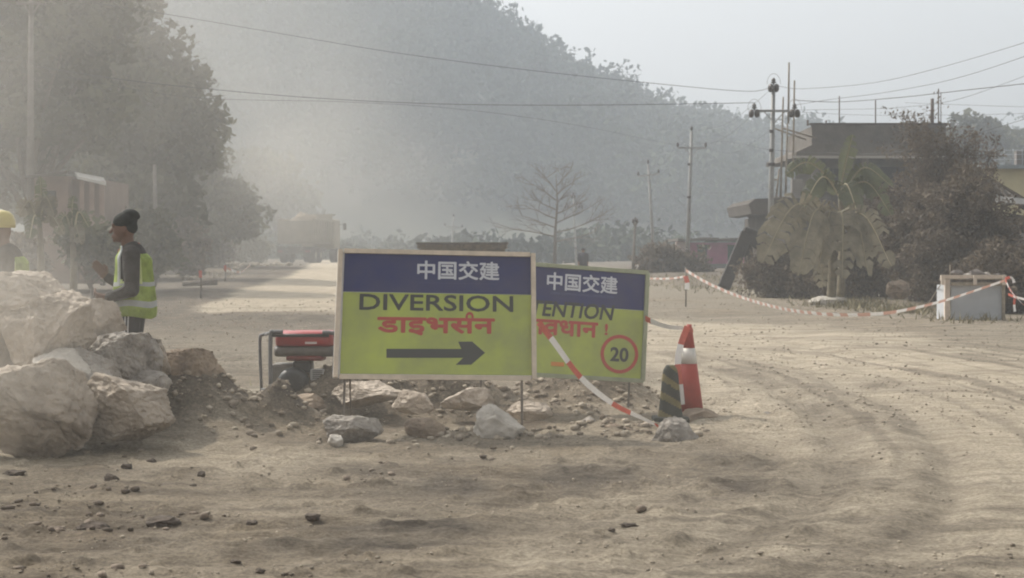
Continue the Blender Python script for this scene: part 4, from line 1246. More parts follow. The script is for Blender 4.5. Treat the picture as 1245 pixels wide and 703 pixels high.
    def ring(z, a):
        t = (z - .868) / .594
        cx = .012 + .012 * math.sin(t * 3) - (.03 * max(0, t - .8) / .2)
        rx = .180 - .022 * sstep(0, .4, t) + .012 * math.sin(t * 6) - .080 * sstep(.80, 1, t); ry = .212 - .012 * sstep(.1, .5, t) - .075 * sstep(.78, 1, t)
        fold = 1 + (.022 * math.sin(a * 9 + z * 7) + .018 * math.sin(a * 5 - z * 13)) * (1 - .6 * t)
        c_, s_ = math.cos(a), math.sin(a)
        return Vector(base) + V((cx + rx * c_ * fold), ry * s_ * fold, z + .012 * math.sin(a * 3) * (1 - t))
    mb = MB()
    for i in range(n + 1):
        for k in range(m_): mb.v.append(ring(zs[i], 2 * math.pi * k / m_))
    for i in range(n):
        for k in range(m_):
            zc = (zs[i] + zs[i + 1]) / 2; a = 2 * math.pi * (k + .5) / m_
            da = abs((a - math.pi * 1.5 + math.pi) % (2 * math.pi) - math.pi); db = abs((a - math.pi * .5 + math.pi) % (2 * math.pi) - math.pi)
            arm = min(da, db)
            if zc > 1.14 and arm < .50 * math.sqrt(min(1, (zc - 1.14) / .06)): continue      # arm openings
            fr = abs((a - math.pi + math.pi) % (2 * math.pi) - math.pi)
            if zc > 1.18 and fr < .10 + .9 * (zc - 1.18): continue                            # open neck in front
            edge = zc > 1.14 and arm < .66
            mi = 1 if (.955 < zc < 1.005) else (1 if (1.135 < zc < 1.16 and not edge) else (2 if edge else 0))
            if zc > 1.14 and .85 < abs(fr) < 1.02: mi = 1
            k2 = (k + 1) % m_
            mb.f.append((i * m_ + k, i * m_ + k2, (i + 1) * m_ + k2, (i + 1) * m_ + k)); mb.m.append(mi); mb.sm.append(True)
    v = mb.build('vest', [Lm, Rf, Lp], e)
    so = v.modifiers.new('t', 'SOLIDIFY'); so.thickness = .004; so.offset = 1
    blob('scarf', [('c', neck + V(-.06, -.03, -.035), neck + V(.06, 0, .01), .034, .034), ('c', neck + V(-.06, .03, -.035), neck + V(.06, 0, .01), .034, .034)], .009, mat('neck_scarf', (.36, .13, .09), .9, .3, 25), e, 3)
    if hat == 'cap':
        K = mat('knit_cap', (.03, .033, .030), .95, .4, 30, .6, 80)
        blob('knit_cap', [('e', hd + V(.010, 0, .062), (.104, .090, .082), -.25), ('e', hd + V(.055, 0, .115), (.075, .062, .050), .1), ('c', hd + V(.07, 0, .118), hd + V(.115, 0, .10), .040, .022),
                          ('e', hd + V(.055, 0, .01), (.060, .074, .06), 0)], .008, K, e, 3)
    else:
        Yh = mat('helmet_yellow', (.52, .44, .15), .4, .12, 8, spec=.5)
        mb = MB(); c = Vector(base) + hd + V(.01, 0, .035)
        mb.lathe(c, [(.116, 0), (.118, .02), (.115, .055), (.10, .095), (.066, .125), (.02, .137), (.002, .138)], 26); mb.build('helmet_shell', Yh, e)
        mb = MB(); mb.lathe(c + V(-.02, 0, -.008), [(.134, 0), (.134, .008), (.115, .02)], 26); mb.build('helmet_brim', Yh, e)
    return e
Bx = lambda px, D: Vector(((px - CX) / FPX * D, D, 0.0))
w1 = worker(Bx(160, 15.1), 'cap', 'worker in a dark knit cap and lime safety vest, hands raised, behind the boulders', 160)
w2 = worker(Bx(9, 14.75), 'helmet', 'worker in a yellow helmet cut by the left edge of the picture', 3, sc=.985)
def walker(px, D, label, top, trousers, step=.15, hgt=1.65, side=0.0):
    b = on(px, D); k = hgt / 1.7; e = empty('person', b, label, 'person', 'people walking far off')
    V = lambda x, y, z: Vector((x, y, z)) * k
    blob('body', [('e', V(0, 0, 1.58), (.08, .09, .11), 0), ('c', V(0, 0, 1.4), V(0, 0, 1.52), .06, .055), ('c', V(0, 0, .95), V(0, 0, 1.3), .13, .15), ('c', V(-.17, 0, 1.38), V(.17, 0, 1.38), .06, .06),
                  ('c', V(-.2, 0, 1.36), V(-.24, -step * .3, 1.08), .05, .04), ('c', V(-.24, -step * .3, 1.08), V(-.23, -step, .85), .04, .03), ('c', V(.2, 0, 1.36), V(.24, step * .3, 1.08), .05, .04),
                  ('c', V(.24, step * .3, 1.08), V(.23, step, .85), .04, .03), ('c', V(-.09, 0, .92), V(-.09, step * .6, .5), .09, .06), ('c', V(-.09, step * .6, .5), V(-.09, step * 1.3, .06), .06, .04),
                  ('c', V(.09, 0, .92), V(.09, -step * .6, .5), .09, .06), ('c', V(.09, -step * .6, .5), V(.09, -step * .9, .05), .06, .04), ('e', V(-.23, -step, .8), (.04, .03, .06), 0), ('e', V(.23, step, .8), (.04, .03, .06), 0)], .022, SKIN, e, 3)
    blob('shirt', [('c', V(0, 0, .92), V(0, 0, 1.3), .16, .175), ('c', V(-.18, 0, 1.37), V(.18, 0, 1.37), .08, .08), ('c', V(-.2, 0, 1.36), V(-.24, -step * .3, 1.08), .07, .06), ('c', V(.2, 0, 1.36), V(.24, step * .3, 1.08), .07, .06)], .03, top, e, 2)
    blob('trousers', [('c', V(-.09, 0, .9), V(-.09, step * .6, .5), .11, .085), ('c', V(-.09, step * .6, .5), V(-.09, step * 1.2, .1), .085, .07), ('c', V(.09, 0, .9), V(.09, -step * .6, .5), .11, .085), ('c', V(.09, -step * .6, .5), V(.09, -step * .9, .1), .085, .07)], .03, trousers, e, 2)
    blob('hair', [('e', V(0, .01, 1.62), (.09, .1, .09), 0)], .025, mat('black_hair', (.02, .018, .016), .8), e, 1)
CD = mat('cloth_dark', (.04, .04, .05), .9); CRd = mat('cloth_red', (.38, .06, .06), .9); CB = mat('cloth_navy', (.05, .06, .09), .9)
walker(259, 128, 'far walker in a red top beside the left trees', CRd, CD)
walker(270, 122, 'far walker in dark clothes right of the one in red', CD, CD)
walker(308, 150, 'faint walker farther off, left of the pair near the truck', CB, CD)
walker(313, 152, 'faint walker farther off, right of the pair near the truck', CD, CD)
walker(709, 82, 'person in dark clothes standing far off above the attention sign', CD, CD, .05, 1.5)

# ================================================================== DUMP TRUCK
def truck():
    D = 122; px = 360; b = on(px, D); e = empty('dump_truck', b, 'loaded dump truck driving away inside the dust cloud', 'truck')
    yaw = R(-8); M = Matrix.Rotation(yaw, 3, 'Z')
    W = lambda x, y, z: b + M @ Vector((x, y, z))
    body = mat('truck_body_tan', (.24, .215, .17), .7, .3, 1.5); dark = mat('truck_dark', (.05, .05, .05), .8); cabm = mat('truck_cab', (.26, .23, .17), .6, .2)
    def bx(nm, c, s, m_, par=e, bev=0): mb = MB(); mb.box(W(*c), s, M); return mb.build(nm, m_, par, bevel=bev)
    dbx = []
    # dump body from plates
    bx('dump_floor', (0, 2.6, 1.35), (2.45, 5.4, .14), body)
    for s in (-1, 1):
        bx('side_wall', (s * 1.22, 2.6, 2.15), (.08, 5.4, 1.5), body)
        for k in range(8): bx('side_rib', (s * 1.29, .25 + k * .68, 2.15), (.08, .10, 1.45), body)
        bx('top_rail', (s * 1.25, 2.6, 2.93), (.16, 5.5, .12), body)
    tg = bx('tailgate', (0, -.10, 2.1), (2.5, .09, 1.5), body, bev=.02)
    for z in (1.55, 2.1, 2.65): bx('tailgate_rib', (0, -.17, z), (2.3, .06, .09), body, tg)
    bx('front_wall', (0, 5.3, 2.4), (2.45, .09, 2.0), body); bx('cab_guard', (0, 5.75, 3.35), (2.45, 1.0, .08), body)
    # load
    g = np.random.default_rng(3); nx, ny = 22, 40; vs = []; fs = []
    for j in range(ny):
        for i in range(nx):
            x = -1.16 + 2.32 * i / (nx - 1); y = .0 + 5.2 * j / (ny - 1)
            e_ = min(1, 3 * min(i, nx - 1 - i) / nx) * min(1, 3.5 * min(j, ny - 1 - j) / ny)
            vs.append(W(x, y, 2.5 + .75 * e_ + .35 * e_ * (mnoise.noise(Vector((x * 1.6, y * 1.6, 2)))) + .1 * g.random()))
    for j in range(ny - 1):
        for i in range(nx - 1): k = j * nx + i; fs.append((k, k + 1, k + nx + 1, k + nx))
    mb = MB(); mb.add(vs, fs); mb.build('load', mat('load_soil', (.26, .21, .15), .95, .4, 2, .6, 5), e)
    # chassis, cab
    bx('chassis', (0, 3.0, .95), (.9, 7.2, .3), dark); bx('bumper', (0, -.5, .75), (2.3, .15, .25), dark)
    cab = bx('cab', (0, 6.9, 2.0), (2.4, 1.8, 2.1), cabm, bev=.1); bx('rear_window', (0, 5.985, 2.45), (1.6, .02, .6), dark, cab)
    for s in (-1, 1):
        mr = bx('mirror', (s * 1.62, 7.4, 2.55), (.22, .08, .5), dark); mb = MB(); mb.bar(W(s * 1.2, 7.4, 2.7), W(s * 1.6, 7.4, 2.7), .05, .05); mb.build('mirror_arm', dark, mr)
        bx('mudflap', (s * .95, -.3, .75), (.6, .03, .7), dark); bx('tail_light', (s * .95, -.59, .78), (.35, .03, .14), mat('tail_light_red', (.14, .03, .025), .4))
        for y in (.6, 2.0, 6.9):
            wh = MB(); wh.lathe(W(s * .95 - .25, y, .52), [(.30, 0), (.50, .02), (.52, .08), (.52, .46), (.50, .50), (.30, .52)], 20, axis=M @ Vector((1, 0, 0)))
            wo = wh.build('wheel', dark, e); rm = MB(); rm.lathe(W(s * .95 + (s * .27) - (.02), y, .52), [(.26, 0), (.22, .02), (.1, .04)], 14, axis=M @ Vector((1, 0, 0))); rm.build('rim', body, wo)
truck()

# ================================================================== BUILDINGS
CONC = mat('raw_concrete', (.135, .118, .10), .95, .35, 1.2, .4, 8); CONCD = mat('dark_concrete', (.085, .072, .06), .95, .35, 1.5, .4, 8)
GLD = mat('dark_opening', (.018, .018, .018), .6); PLAS = mat('grey_plaster', (.24, .22, .20), .95, .3, 1.0)
def pxbox(mb, px0, py0, px1, py1, D, depth, mi=0):
    a, b = at(px0, py0, D), at(px1, py1, D)
    mb.box(((a.x + b.x) / 2, D + depth / 2, (a.z + b.z) / 2), (abs(b.x - a.x), depth, abs(a.z - b.z)), mi=mi); return mb
def house():
    D = 85; e = empty('concrete_house', on(1060, D), 'unfinished two storey concrete house with a high dark parapet, behind the banana plants', 'house')
    def pb(nm, px0, py0, px1, py1, dy, dep, m_, par=e): mb = MB(); pxbox(mb, px0, py0, px1, py1, D + dy, dep); return mb.build(nm, m_, par)
    pb('parapet', 987, 151.5, 1150, 182, 0, .25, CONC); pb('parapet', 989.5, 153, 996, 182, .27, 8, CONC); pb('parapet', 1144, 152, 1150, 182, .27, 8, CONC)
    pb('coping', 985, 149.5, 1152, 151.8, -.06, .37, CONCD)
    # roof slab with slanting left lip
    mb = MB(); z = [at(0, p, D).z for p in (177, 186, 192)]; X = lambda p: at(p, 200, D).x
    q = [(X(985), z[0]), (X(965), z[1]), (X(964), z[2]), (X(1152), z[2]), (X(1152), z[0])]
    vs = [Vector((x, D - .9, zz)) for x, zz in q] + [Vector((x, D + 9, zz)) for x, zz in q]
    mb.add(vs, [(0, 1, 2, 3, 4), (9, 8, 7, 6, 5)] + [(i, i + 5, (i + 1) % 5 + 5, (i + 1) % 5) for i in range(5)]); mb.build('roof_slab', CONC, e)
    pb('slab_edge_band', 964.5, 189.5, 1150, 192.5, -.96, .05, mat('slab_edge_pale', (.34, .32, .29), .9), e)
    pb('wall', 997, 192, 1150, 245, .6, 7.5, CONC)
    pb('column', 988, 192, 996, 246, .15, .35, PLAS); pb('column', 1047, 192, 1056, 246, .15, .35, PLAS)
    w_ = pb('window', 1004, 205, 1022, 232, .56, .035, GLD); pb('sill', 1002, 232, 1024, 234, .45, .14, PLAS, w_); pb('window_frame', 1012.5, 205, 1013.5, 232, .52, .03, CONCD, w_)
    w_ = pb('window', 1070, 203, 1100, 235, .56, .035, GLD); pb('sill', 1068, 235, 1102, 237, .45, .14, PLAS, w_)
    # balcony slab with ragged formwork
    mb = MB(); q = [(905, 249), (913, 243), (940, 242), (1060, 243.5), (1060, 262), (958, 264), (938, 265), (931, 259), (920, 262), (908, 261), (907, 256)]
    vs = [Vector((X(a), D - 1.6, at(0, b, D).z)) for a, b in q] + [Vector((X(a), D + 7, at(0, b, D).z)) for a, b in q]; n = len(q)
    mb.add(vs, [tuple(range(n)), tuple(range(2 * n - 1, n - 1, -1))] + [(i, i + n, (i + 1) % n + n, (i + 1) % n) for i in range(n)]); mb.build('balcony_slab', CONCD, e)
    pb('wall', 930, 263, 1150, 352, .6, 7.5, CONCD); pb('column', 944, 265, 955, 350, -.6, .4, PLAS); pb('column', 963, 218, 976, 243, -.8, .4, PLAS)
    pb('door', 968, 285, 990, 345, .55, .04, GLD)
    for i, (px, t, bt) in enumerate([(943.5, 205, 242), (949, 118, 242), (955, 150, 242), (963.5, 98, 242), (958.5, 76, 150)]):
        mb = MB(); lean = (5, 4, 3, 3, 1)[i]
        mb.tube([at(px, bt, D - .6), at(px + lean * .8, t, D - .6)], [.055, .04], 6); mb.build('bamboo_prop', mat('bamboo', (.25, .21, .16), .8, .3, 4), e)
    for (a, b_) in [((938, 155), (980, 170)), ((950, 155.5), (992, 168)), ((938, 240), (970, 240)), ((938, 218), (945, 219))]:
        mb = MB(); mb.tube([at(*a, D - .5), at(*b_, D - .3)], .04, 6); mb.build('bamboo_rail', MATS['bamboo'], e)
    for px, t, r in ((1020.5, 117, .03), (1064.5, 122, .03), (1133.5, 120, .08), (1141, 108, .03), (1144, 112, .02), (982, 146, .05), (1004.5, 146.5, .04), (965, 220, .02)):
        mb = MB(); mb.tube([at(px, 153 if t < 200 else 242, D + .15), at(px, t, D + .15)], r, 6); mb.build('rebar_post', mat('rusty_rebar', (.12, .09, .075), .9), e)
house()
def yellow_building():
    D = 75; e = empty('yellow_building', on(1240, D), 'pale yellow flat roofed building with a roof railing at the right edge', 'building')
    def pb(nm, px0, py0, px1, py1, dy, dep, m_, par=e): mb = MB(); pxbox(mb, px0, py0, px1, py1, D + dy, dep); return mb.build(nm, m_, par)
    pb('wall', 1196, 205, 1400, 345, 0, 8, mat('yellow_paint', (.52, .47, .29), .85, .15, 1)); pb('roof_slab', 1192, 200.5, 1402, 205, -.35, 8.8, mat('blue_grey_slab', (.26, .30, .32), .9, .2, 2))
    ww = pb('window', 1262, 235, 1290, 280, -.03, .03, GLD); pb('sill', 1259, 280, 1293, 283, -.12, .12, PLAS, ww)
    St = mat('rail_grey', (.34, .36, .38), .5)
    pb('roof_pillar', 1236, 184, 1245.5, 200.5, .3, .35, mat('pillar_grey', (.20, .18, .17), .9))
    rl = MB()
    for py in (183, 188, 194): rl.tube([at(1198, py, D + .3), at(1400, py, D + .3)], .014, 5)
    rl.build('rail', St, e)
    for k in range(9): mb = MB(); px = 1199 + k * 11; mb.tube([at(px, 201, D + .3), at(px, 181.5, D + .3)], .02, 5); mb.build('rail_post', St, e)
yellow_building()
def fallen_shack():
    D = 52; e = empty('collapsed_shack', on(1225, D), 'collapsed shack with a sagging roof of loose timbers beside the thicket', 'shack')
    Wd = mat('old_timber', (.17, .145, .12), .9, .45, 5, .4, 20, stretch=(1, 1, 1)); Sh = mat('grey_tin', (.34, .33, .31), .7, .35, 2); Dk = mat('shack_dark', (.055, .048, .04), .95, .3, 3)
    def beam(a, b_, w_, m_, nm='timber', d0=0, d1=0): mb = MB(); mb.bar(at(*a, D + d0), at(*b_, D + d1), w_, w_ * .7); mb.build(nm, m_, e)
    def sheet(pts, nm, m_, ds):
        mb = MB(); v = [at(p[0], p[1], D + d) for p, d in zip(pts, ds)]; v2 = [q + Vector((0, .02, -.03)) for q in v]; n = len(v)
        mb.add(v + v2, [tuple(range(n)), tuple(range(2 * n - 1, n - 1, -1))] + [(i, i + n, (i + 1) % n + n, (i + 1) % n) for i in range(n)]); mb.build(nm, m_, e)
    # roof, two slopes running out of frame
    for k in range(7):
        x0 = 1196 + k * 8; y0 = 214 + k * 4.9
        sheet([(x0, y0), (x0 + 9, y0 + 5.5), (x0 + 24, y0 + 24), (x0 + 14, y0 + 19)], 'roof_sheet', Wd if k % 2 else Dk, (0, 0, -.9, -.9))
    sheet([(1203, 226), (1222, 240), (1214, 243), (1200, 236)], 'roof_sheet', Sh, (-.3, -.3, -.5, -.4))
    sheet([(1210, 238), (1262, 243), (1262, 249), (1206, 246)], 'roof_sheet', Sh, (-.9, -.9, -1.2, -1.2))
    for a, b_, w_ in [((1193, 211), (1262, 252), .10), ((1198, 268), (1234, 243), .08), ((1206, 290), (1246, 246), .07), ((1222, 292), (1260, 256), .06), ((1212, 258), (1262, 266), .07), ((1226, 262), (1232, 345), .09), ((1256, 255), (1258, 345), .1), ((1204, 262), (1206, 345), .08)]:
        beam(a, b_, w_, Wd, d0=-.8, d1=-.8)
    for k, (y0, y1) in enumerate([(262, 271), (283, 290), (291, 302), (303, 310)]):
        sheet([(1222 - k * 2, y0 + 2), (1265, y0 - 1), (1265, y1), (1224 - k * 3, y1 + 2)], 'wall_panel', Sh if k else Wd, (-.6 + .1 * k,) * 4)
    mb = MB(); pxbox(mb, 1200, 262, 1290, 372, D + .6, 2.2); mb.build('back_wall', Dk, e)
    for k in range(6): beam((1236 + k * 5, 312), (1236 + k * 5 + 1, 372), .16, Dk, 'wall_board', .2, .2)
fallen_shack()
def pink_house():
    D = 112; e = empty('pink_house', on(885, D), 'low pink walled house with a ragged flat roof, left of the leaning black beams', 'house')
    def pb(nm, px0, py0, px1, py1, dy, dep, m_, par=e): mb = MB(); pxbox(mb, px0, py0, px1, py1, D + dy, dep); return mb.build(nm, m_, par)
    Pk = mat('pink_paint', (.42, .13, .24), .85, .2, 1.5); Gd = mat('house_green', (.06, .085, .08), .7); Gy = PLAS
    pb('wall', 838, 295, 950, 321, .1, 6, Pk); pb('base_wall', 838, 321.3, 950, 346, -.02, 6.2, mat('base_plaster', (.22, .21, .20), .95, .3, 1))
    pb('corner_pillar', 822, 294, 837, 330, -.1, .5, mat('faded_plaster', (.50, .40, .36), .9, .25, 2))
    for k in range(8): mb = MB(); mb.box(at(832 + k * 16, 292 - (k % 3) * .7, D - .4) + Vector((0, 3, 0)), (.9, 7.2, .16), Matrix.Rotation(R(random.uniform(-3, 3)), 3, 'Y')); mb.build('roof_sheet', mat('dark_roof', (.10, .085, .07), .95, .3, 2), e)
    for a, b_ in ((848, 859.5), (885, 899)):
        ww = pb('window', a, 299, b_, 321, .05, .04, Gd); pb('window_frame', a - .8, 297.8, b_ + .8, 299, 0, .06, CONCD, ww)
pink_house()
def leaning_frame():
    D = 62; e = empty('leaning_beams', on(905, D), 'tall leaning frame of three dark beams joined at the top, beside the pole', 'frame')
    K = mat('tarred_beam', (.04, .036, .034), .8, .4, 3, .4, 12)
    apex = at(908, 280, D)
    for (px, py, d1, w_) in [(880, 350, -.6, .42), (962, 336, -.5, .42), (914, 350, 1.2, .30)]:
        mb = MB(); mb.bar(apex + Vector((0, d1 * .1, -.1)), at(px, py, D + d1), w_, w_ * .6, up=Vector((0, 1, 0))); mb.build('beam', K, e, bevel=.03)
    mb = MB(); mb.bar(apex + Vector((-.1, 0, .03)), apex + Vector((.35, 0, -.13)), .42, .2); mb.build('cap_piece', K, e, bevel=.05)
    for px in (886, 896): mb = MB(); mb.tube([at(px, 330, D - .5), at(px + 8, 300, D - .3)], .04, 6); mb.build('strut', K, e)
leaning_frame()
def hut_behind():
    D = 60; e = empty('flat_roofed_hut', on(562, D), 'brown flat roofed hut showing only its roof edge above the diversion sign', 'hut')
    Rm = mat('mud_brown', (.23, .18, .12), .95, 0, 5, .5, 12, color2=(.12, .09, .065)); 
    mb = MB(); pxbox(mb, 511, 302, 614, 345, D, 2.2); mb.build('wall', Rm, e)
    x0, x1 = 507, 617
    for k in range(10):
        a = x0 + (x1 - x0) * k / 10; mb = MB(); pxbox(mb, a + .3, 297 - .12 * k, a + 10.7, 302.5, D - .3 - .03 * (k % 2), 2.9); mb.build('roof_board', Rm, e)
    mb = MB(); pxbox(mb, 506, 295 - .3, 618, 297.2, D - .45, 3.2); mb.build('roof_sheet', mat('roof_dark', (.11, .085, .06), .9, .3, 4), e)
    mb = MB(); pxbox(mb, 550, 318, 572, 345, D - .03, .03); mb.build('door', GLD, e)
hut_behind()
def left_hut():
    D = 60; e = empty('tin_roofed_hut', on(95, D), 'pinkish hut with a pale tin roof edge under the left trees', 'hut')
    Pm = mat('hut_wall_pink', (.34, .24, .20), .9, .25, 1.5); Ti = mat('pale_tin', (.55, .53, .50), .5, .2, 3)
    mb = MB(); pxbox(mb, 36, 214, 84, 345, D, 5); mb.build('wall', Pm, e); mb = MB(); pxbox(mb, 84.3, 218, 122, 345, D + .5, 4.5); mb.build('wall', mat('hut_wall_brown', (.22, .16, .13), .9, .25, 1.5), e)
    a, b_, c_, d_ = at(30, 214, D - .8), at(82, 208, D - .8), at(96, 208, D + 5), at(30, 212, D + 5)
    mb = MB(); v = [a, b_, c_, d_]; mb.add(v + [q - Vector((0, 0, .1)) for q in v], [(0, 1, 2, 3), (7, 6, 5, 4), (0, 4, 5, 1), (1, 5, 6, 2), (2, 6, 7, 3), (3, 7, 4, 0)]); mb.build('roof_sheet', MATS['dark_roof'], e)
    a, b_, c_, d_ = at(94, 214, D - .9), at(129, 222, D - .9), at(126, 216, D + 3), at(90, 209, D + 3)
    mb = MB(); v = [a, b_, c_, d_]; mb.add(v + [q - Vector((0, 0, .1)) for q in v], [(0, 1, 2, 3), (7, 6, 5, 4), (0, 4, 5, 1), (1, 5, 6, 2), (2, 6, 7, 3), (3, 7, 4, 0)]); mb.build('roof_sheet', Ti, e)
    for px in (100, 112, 124): mb = MB(); mb.bar(at(px, 220, D - .5), at(px, 340, D - .5), .14, .14, up=Vector((0, 1, 0))); mb.build('verandah_post', Pm, e)
    ww = MB(); pxbox(ww, 52, 232, 68, 262, D - .04, .05); ww.build('window', GLD, e)
left_hut()

# ================================================================== ROADSIDE STALL
def stall():
    D = 37.2; gz = at(1186, 391, D).z; e = empty('roadside_stall', Vector((at(1186, 391, D).x, D, h1(at(1186, 391, D).x, D))), 'small stall with a plain white front and stones weighing down its slatted top', 'stall')
    Pn = mat('stall_panel', (.46, .48, .50), .7, .12, 3); Wp = mat('stall_wood_pale', (.62, .53, .44), .8, .2, 8); Wo = mat('stall_wood', (.36, .31, .24), .9, .35, 10)
    def pb(nm, px0, py0, px1, py1, dy, dep, m_): mb = MB(); pxbox(mb, px0, py0, px1, py1, D + dy, dep); return mb.build(nm, m_, e)
    pb('front_panel', 1156.3, 347, 1221, 396, 0, .03, Pn); pb('side_panel', 1219.3, 347, 1221, 396, .035, .9, Pn); pb('side_panel', 1151.5, 347, 1153, 394, .035, .9, Pn)
    pb('corner_post', 1149, 340, 1155, 395, -.06, .09, Wp); pb('corner_post', 1218.6, 340, 1222, 396, -.05, .045, Wo)
    pb('top_slat', 1144, 334.5, 1223, 338.6, -.10, .05, Wp); pb('top_slat', 1157, 343.5, 1223.5, 347.5, -.09, .05, Wo)
    for k in range(5): pb('roof_board', 1145, 338.8 - .0, 1222, 340, .0 + .2 * k, .17, Wo)
    for px in (1144.5, 1184, 1219.5): pb('end_block', px, 335, px + 4, 346.5, -.155, .05, Wp)
    mb = MB(); mb.tube([at(1143, 347, D + .1), gnd(1122, 380)], .012, 5); mb.build('guy_rope', Wo, e)
    mb = MB(); mb.tube([at(1155, 339, D), at(1155, 322, D)], .012, 5); mb.build('stick', Wo, e)
    for i, (px, py, rx, ry, lab) in enumerate([(1163, 333, 8, 5, 'round stone at the left on the stall top'), (1174, 335.5, 6, 3.2, 'flat stone second from the left on the stall top'), (1186, 332.5, 10, 5, 'largest stone in the middle on the stall top'),
                                               (1198, 335, 7, 4, 'dark stone right of the largest one on the stall top'), (1211, 336, 8, 3, 'pale flat stone at the right on the stall top'), (1180, 338, 6, 3, 'small stone in front of the largest one on the stall top')]):
        rock(px, py, rx, ry, D + (.35 if i != 5 else .06), ROCKG if i % 2 else mat('dark_stone', (.20, .175, .16), .9, .4, 8, .6, 24), lab, 300 + i, .2 * i, 'stone', 'stone', 'stones on top of the stall', sub=4)
    for i, (px, py) in enumerate([(1164, 342), (1190, 343), (1212, 342.5)]):
        rock(px, py, 7, 3, D + .1, MATS['dark_stone'], ['dark stone wedged under the left of the stall top', 'dark stone wedged under the middle of the stall top', 'dark stone wedged under the right of the stall top'][i], 320 + i, .2, 'stone', 'stone', 'stones wedged between the slats', sub=3)
stall()

# ================================================================== POLES AND WIRES
PM = mat('galvanised_pole', (.30, .30, .29), .6, .25, 2, metallic=.1); INS = mat('insulator_dark', (.06, .05, .045), .4); PW = mat('weathered_pole', (.20, .18, .16), .9, .3, 3)
def pole(px_b, px_t, py_t, D, r, arm, label, discs=False, material=PM, arm_tilt=0.0, low=None, tiers=None):
    b = on(px_b, D); t = at(px_t, py_t, D); e = empty('utility_pole', b, label, 'utility pole', 'utility poles')
    mb = MB(); mb.tube([b - Vector((0, 0, .3)), b.lerp(t, .5), t], [r, r * .8, r * .55], 10); mb.build('pole_shaft', material, e)
    ins = [t]
    if arm:
        x0, x1, py = arm; a = at(x0, py - arm_tilt, D - .12); c = at(x1, py + arm_tilt, D - .12)
        mb = MB(); mb.bar(a, c, .09, .09); mb.build('crossarm', material, e)
        m_ = (a + c) / 2
        for q in (a, c): mb = MB(); mb.bar(m_.lerp(q, .55), m_ - Vector((0, 0, .45)), .04, .04, up=Vector((0, 1, 0))); mb.build('arm_brace', material, e)
        ins += [a, c]
        for q in ins:
            ib = MB(); rr = .12 if not discs else .15
            ib.lathe(q + Vector((0, 0, .03)), [(.03, 0), (.035, .05), (rr * .7, .07), (rr * .72, .10), (.05, .13), (rr * .6, .16), (rr * .55, .19), (.03, .26)], 12); ib.build('insulator', INS, e)
            if discs:
                for dx in (-.20, .02):
                    ib = MB(); ib.lathe(q + Vector((dx, -.05, -.10)), [(.05, 0), (.15, .03), (.17, .08), (.15, .14), (.06, .18)], 14, axis=Vector((1, .25, 0)).normalized()); ib.build('strain_insulator', INS, e)
                lo = MB(); N = 12
                lo.tube([q + Vector((.26 * math.cos(math.pi * k / N), -.06, .05 + .40 * math.sin(math.pi * k / N))) for k in range(N + 1)], .007, 4); lo.build('jumper_wire', INS, e)
    if low:
        for (y, l) in low: mb = MB(); mb.box(at(px_b + (px_t - px_b) * .4, y, D - .1), (l, .12, .12)); mb.build('clamp', INS, e)
    return e, ins
e1p, i1 = pole(935.5, 940.5, 104, 70, .13, (917, 966, 135), 'nearest concrete utility pole with paired round insulators, left of the house', True, low=[(200, .3), (183, .15), (160, .12)])
e2p, i2 = pole(835, 841, 160, 96, .13, (824, 858, 180), 'straight utility pole with three small insulators behind the leaning beams', arm_tilt=0, low=[(240, .2), (200, .15)])
e3p, i3 = pole(796, 788, 200, 112, .12, (776, 801, 213), 'leaning utility pole with a tilted crossarm left of the straight one', arm_tilt=-1.5)
pole(769, 772.5, 271, 90, .09, (770, 774.5, 273), 'short dark leaning post without wires above the attention sign', material=PW)
e5p, i5 = pole(701, 697, 238, 150, .11, (689, 706, 250), 'faint utility pole beside the leafless tree', True)
e6p, i6 = pole(548, 551.5, 264, 165, .12, (541, 562, 276), 'very faint utility pole above the hut roof, in the dust', arm_tilt=1)
e7p, i7 = pole(36, 38, -6, 60, .14, (20, 56, 4), 'tall dark pole standing in the left trees', material=PW)
mb = MB(); b_ = on(125, 70); mb.tube([b_, at(126, 255, 70)], [.12, .09], 8); o = mb.build('post', PW, None, b_); tag(o, 'weathered grey post between the left hut and the worker in the cap', 'post')
mb = MB(); b_ = on(190, 74); mb.tube([b_, at(188, 200, 74)], [.10, .07], 8); o = mb.build('post', PW, None, b_); tag(o, 'thin weathered post rising in front of the second big tree', 'post')
WM = mat('wire_dark', (.07, .07, .07), .6)
def wire(pts, r, label, grp='overhead wires'):
    q = [at(*p) for p in pts]; mb = MB(); mb.tube(catmull(q, 10), r * .72, 4); o = mb.build('power_line', WM, None, q[0]); tag(o, label, 'wire', grp)
wire([(38, -8, 60), (200, 17, 62), (330, 39, 63), (480, 64, 64), (640, 85, 66), (800, 102, 68), (905, 111, 69.5), (938, 107, 70)], .014, 'upper wire crossing the hill from the top left down to the nearest pole')
wire([(38, 80, 60), (150, 97, 61), (250, 108, 62), (380, 119, 63), (520, 126, 64), (660, 128, 66), (800, 127, 68), (918, 125, 70)], .017, 'thick braided cable crossing the hill at mid height')
wire([(60, 90, 61), (230, 118, 62), (420, 124, 63), (560, 133, 66), (700, 152, 72), (824, 176, 95), (880, 172, 85), (936, 182, 70), (1010, 186, 72), (1110, 182, 60), (1330, 120, 50)], .010, 'lowest thin wire passing behind the nearest pole')
wire([(942, 104, 70), (975, 108, 69), (1060, 101, 64), (1140, 83, 60), (1245, 52, 55), (1330, 22, 50)], .011, 'topmost wire rising to the upper right corner')
wire([(966, 128, 70), (1010, 121, 68), (1080, 112, 64), (1160, 96, 60), (1245, 69, 55), (1330, 38, 50)], .011, 'second wire from the nearest pole to the upper right')
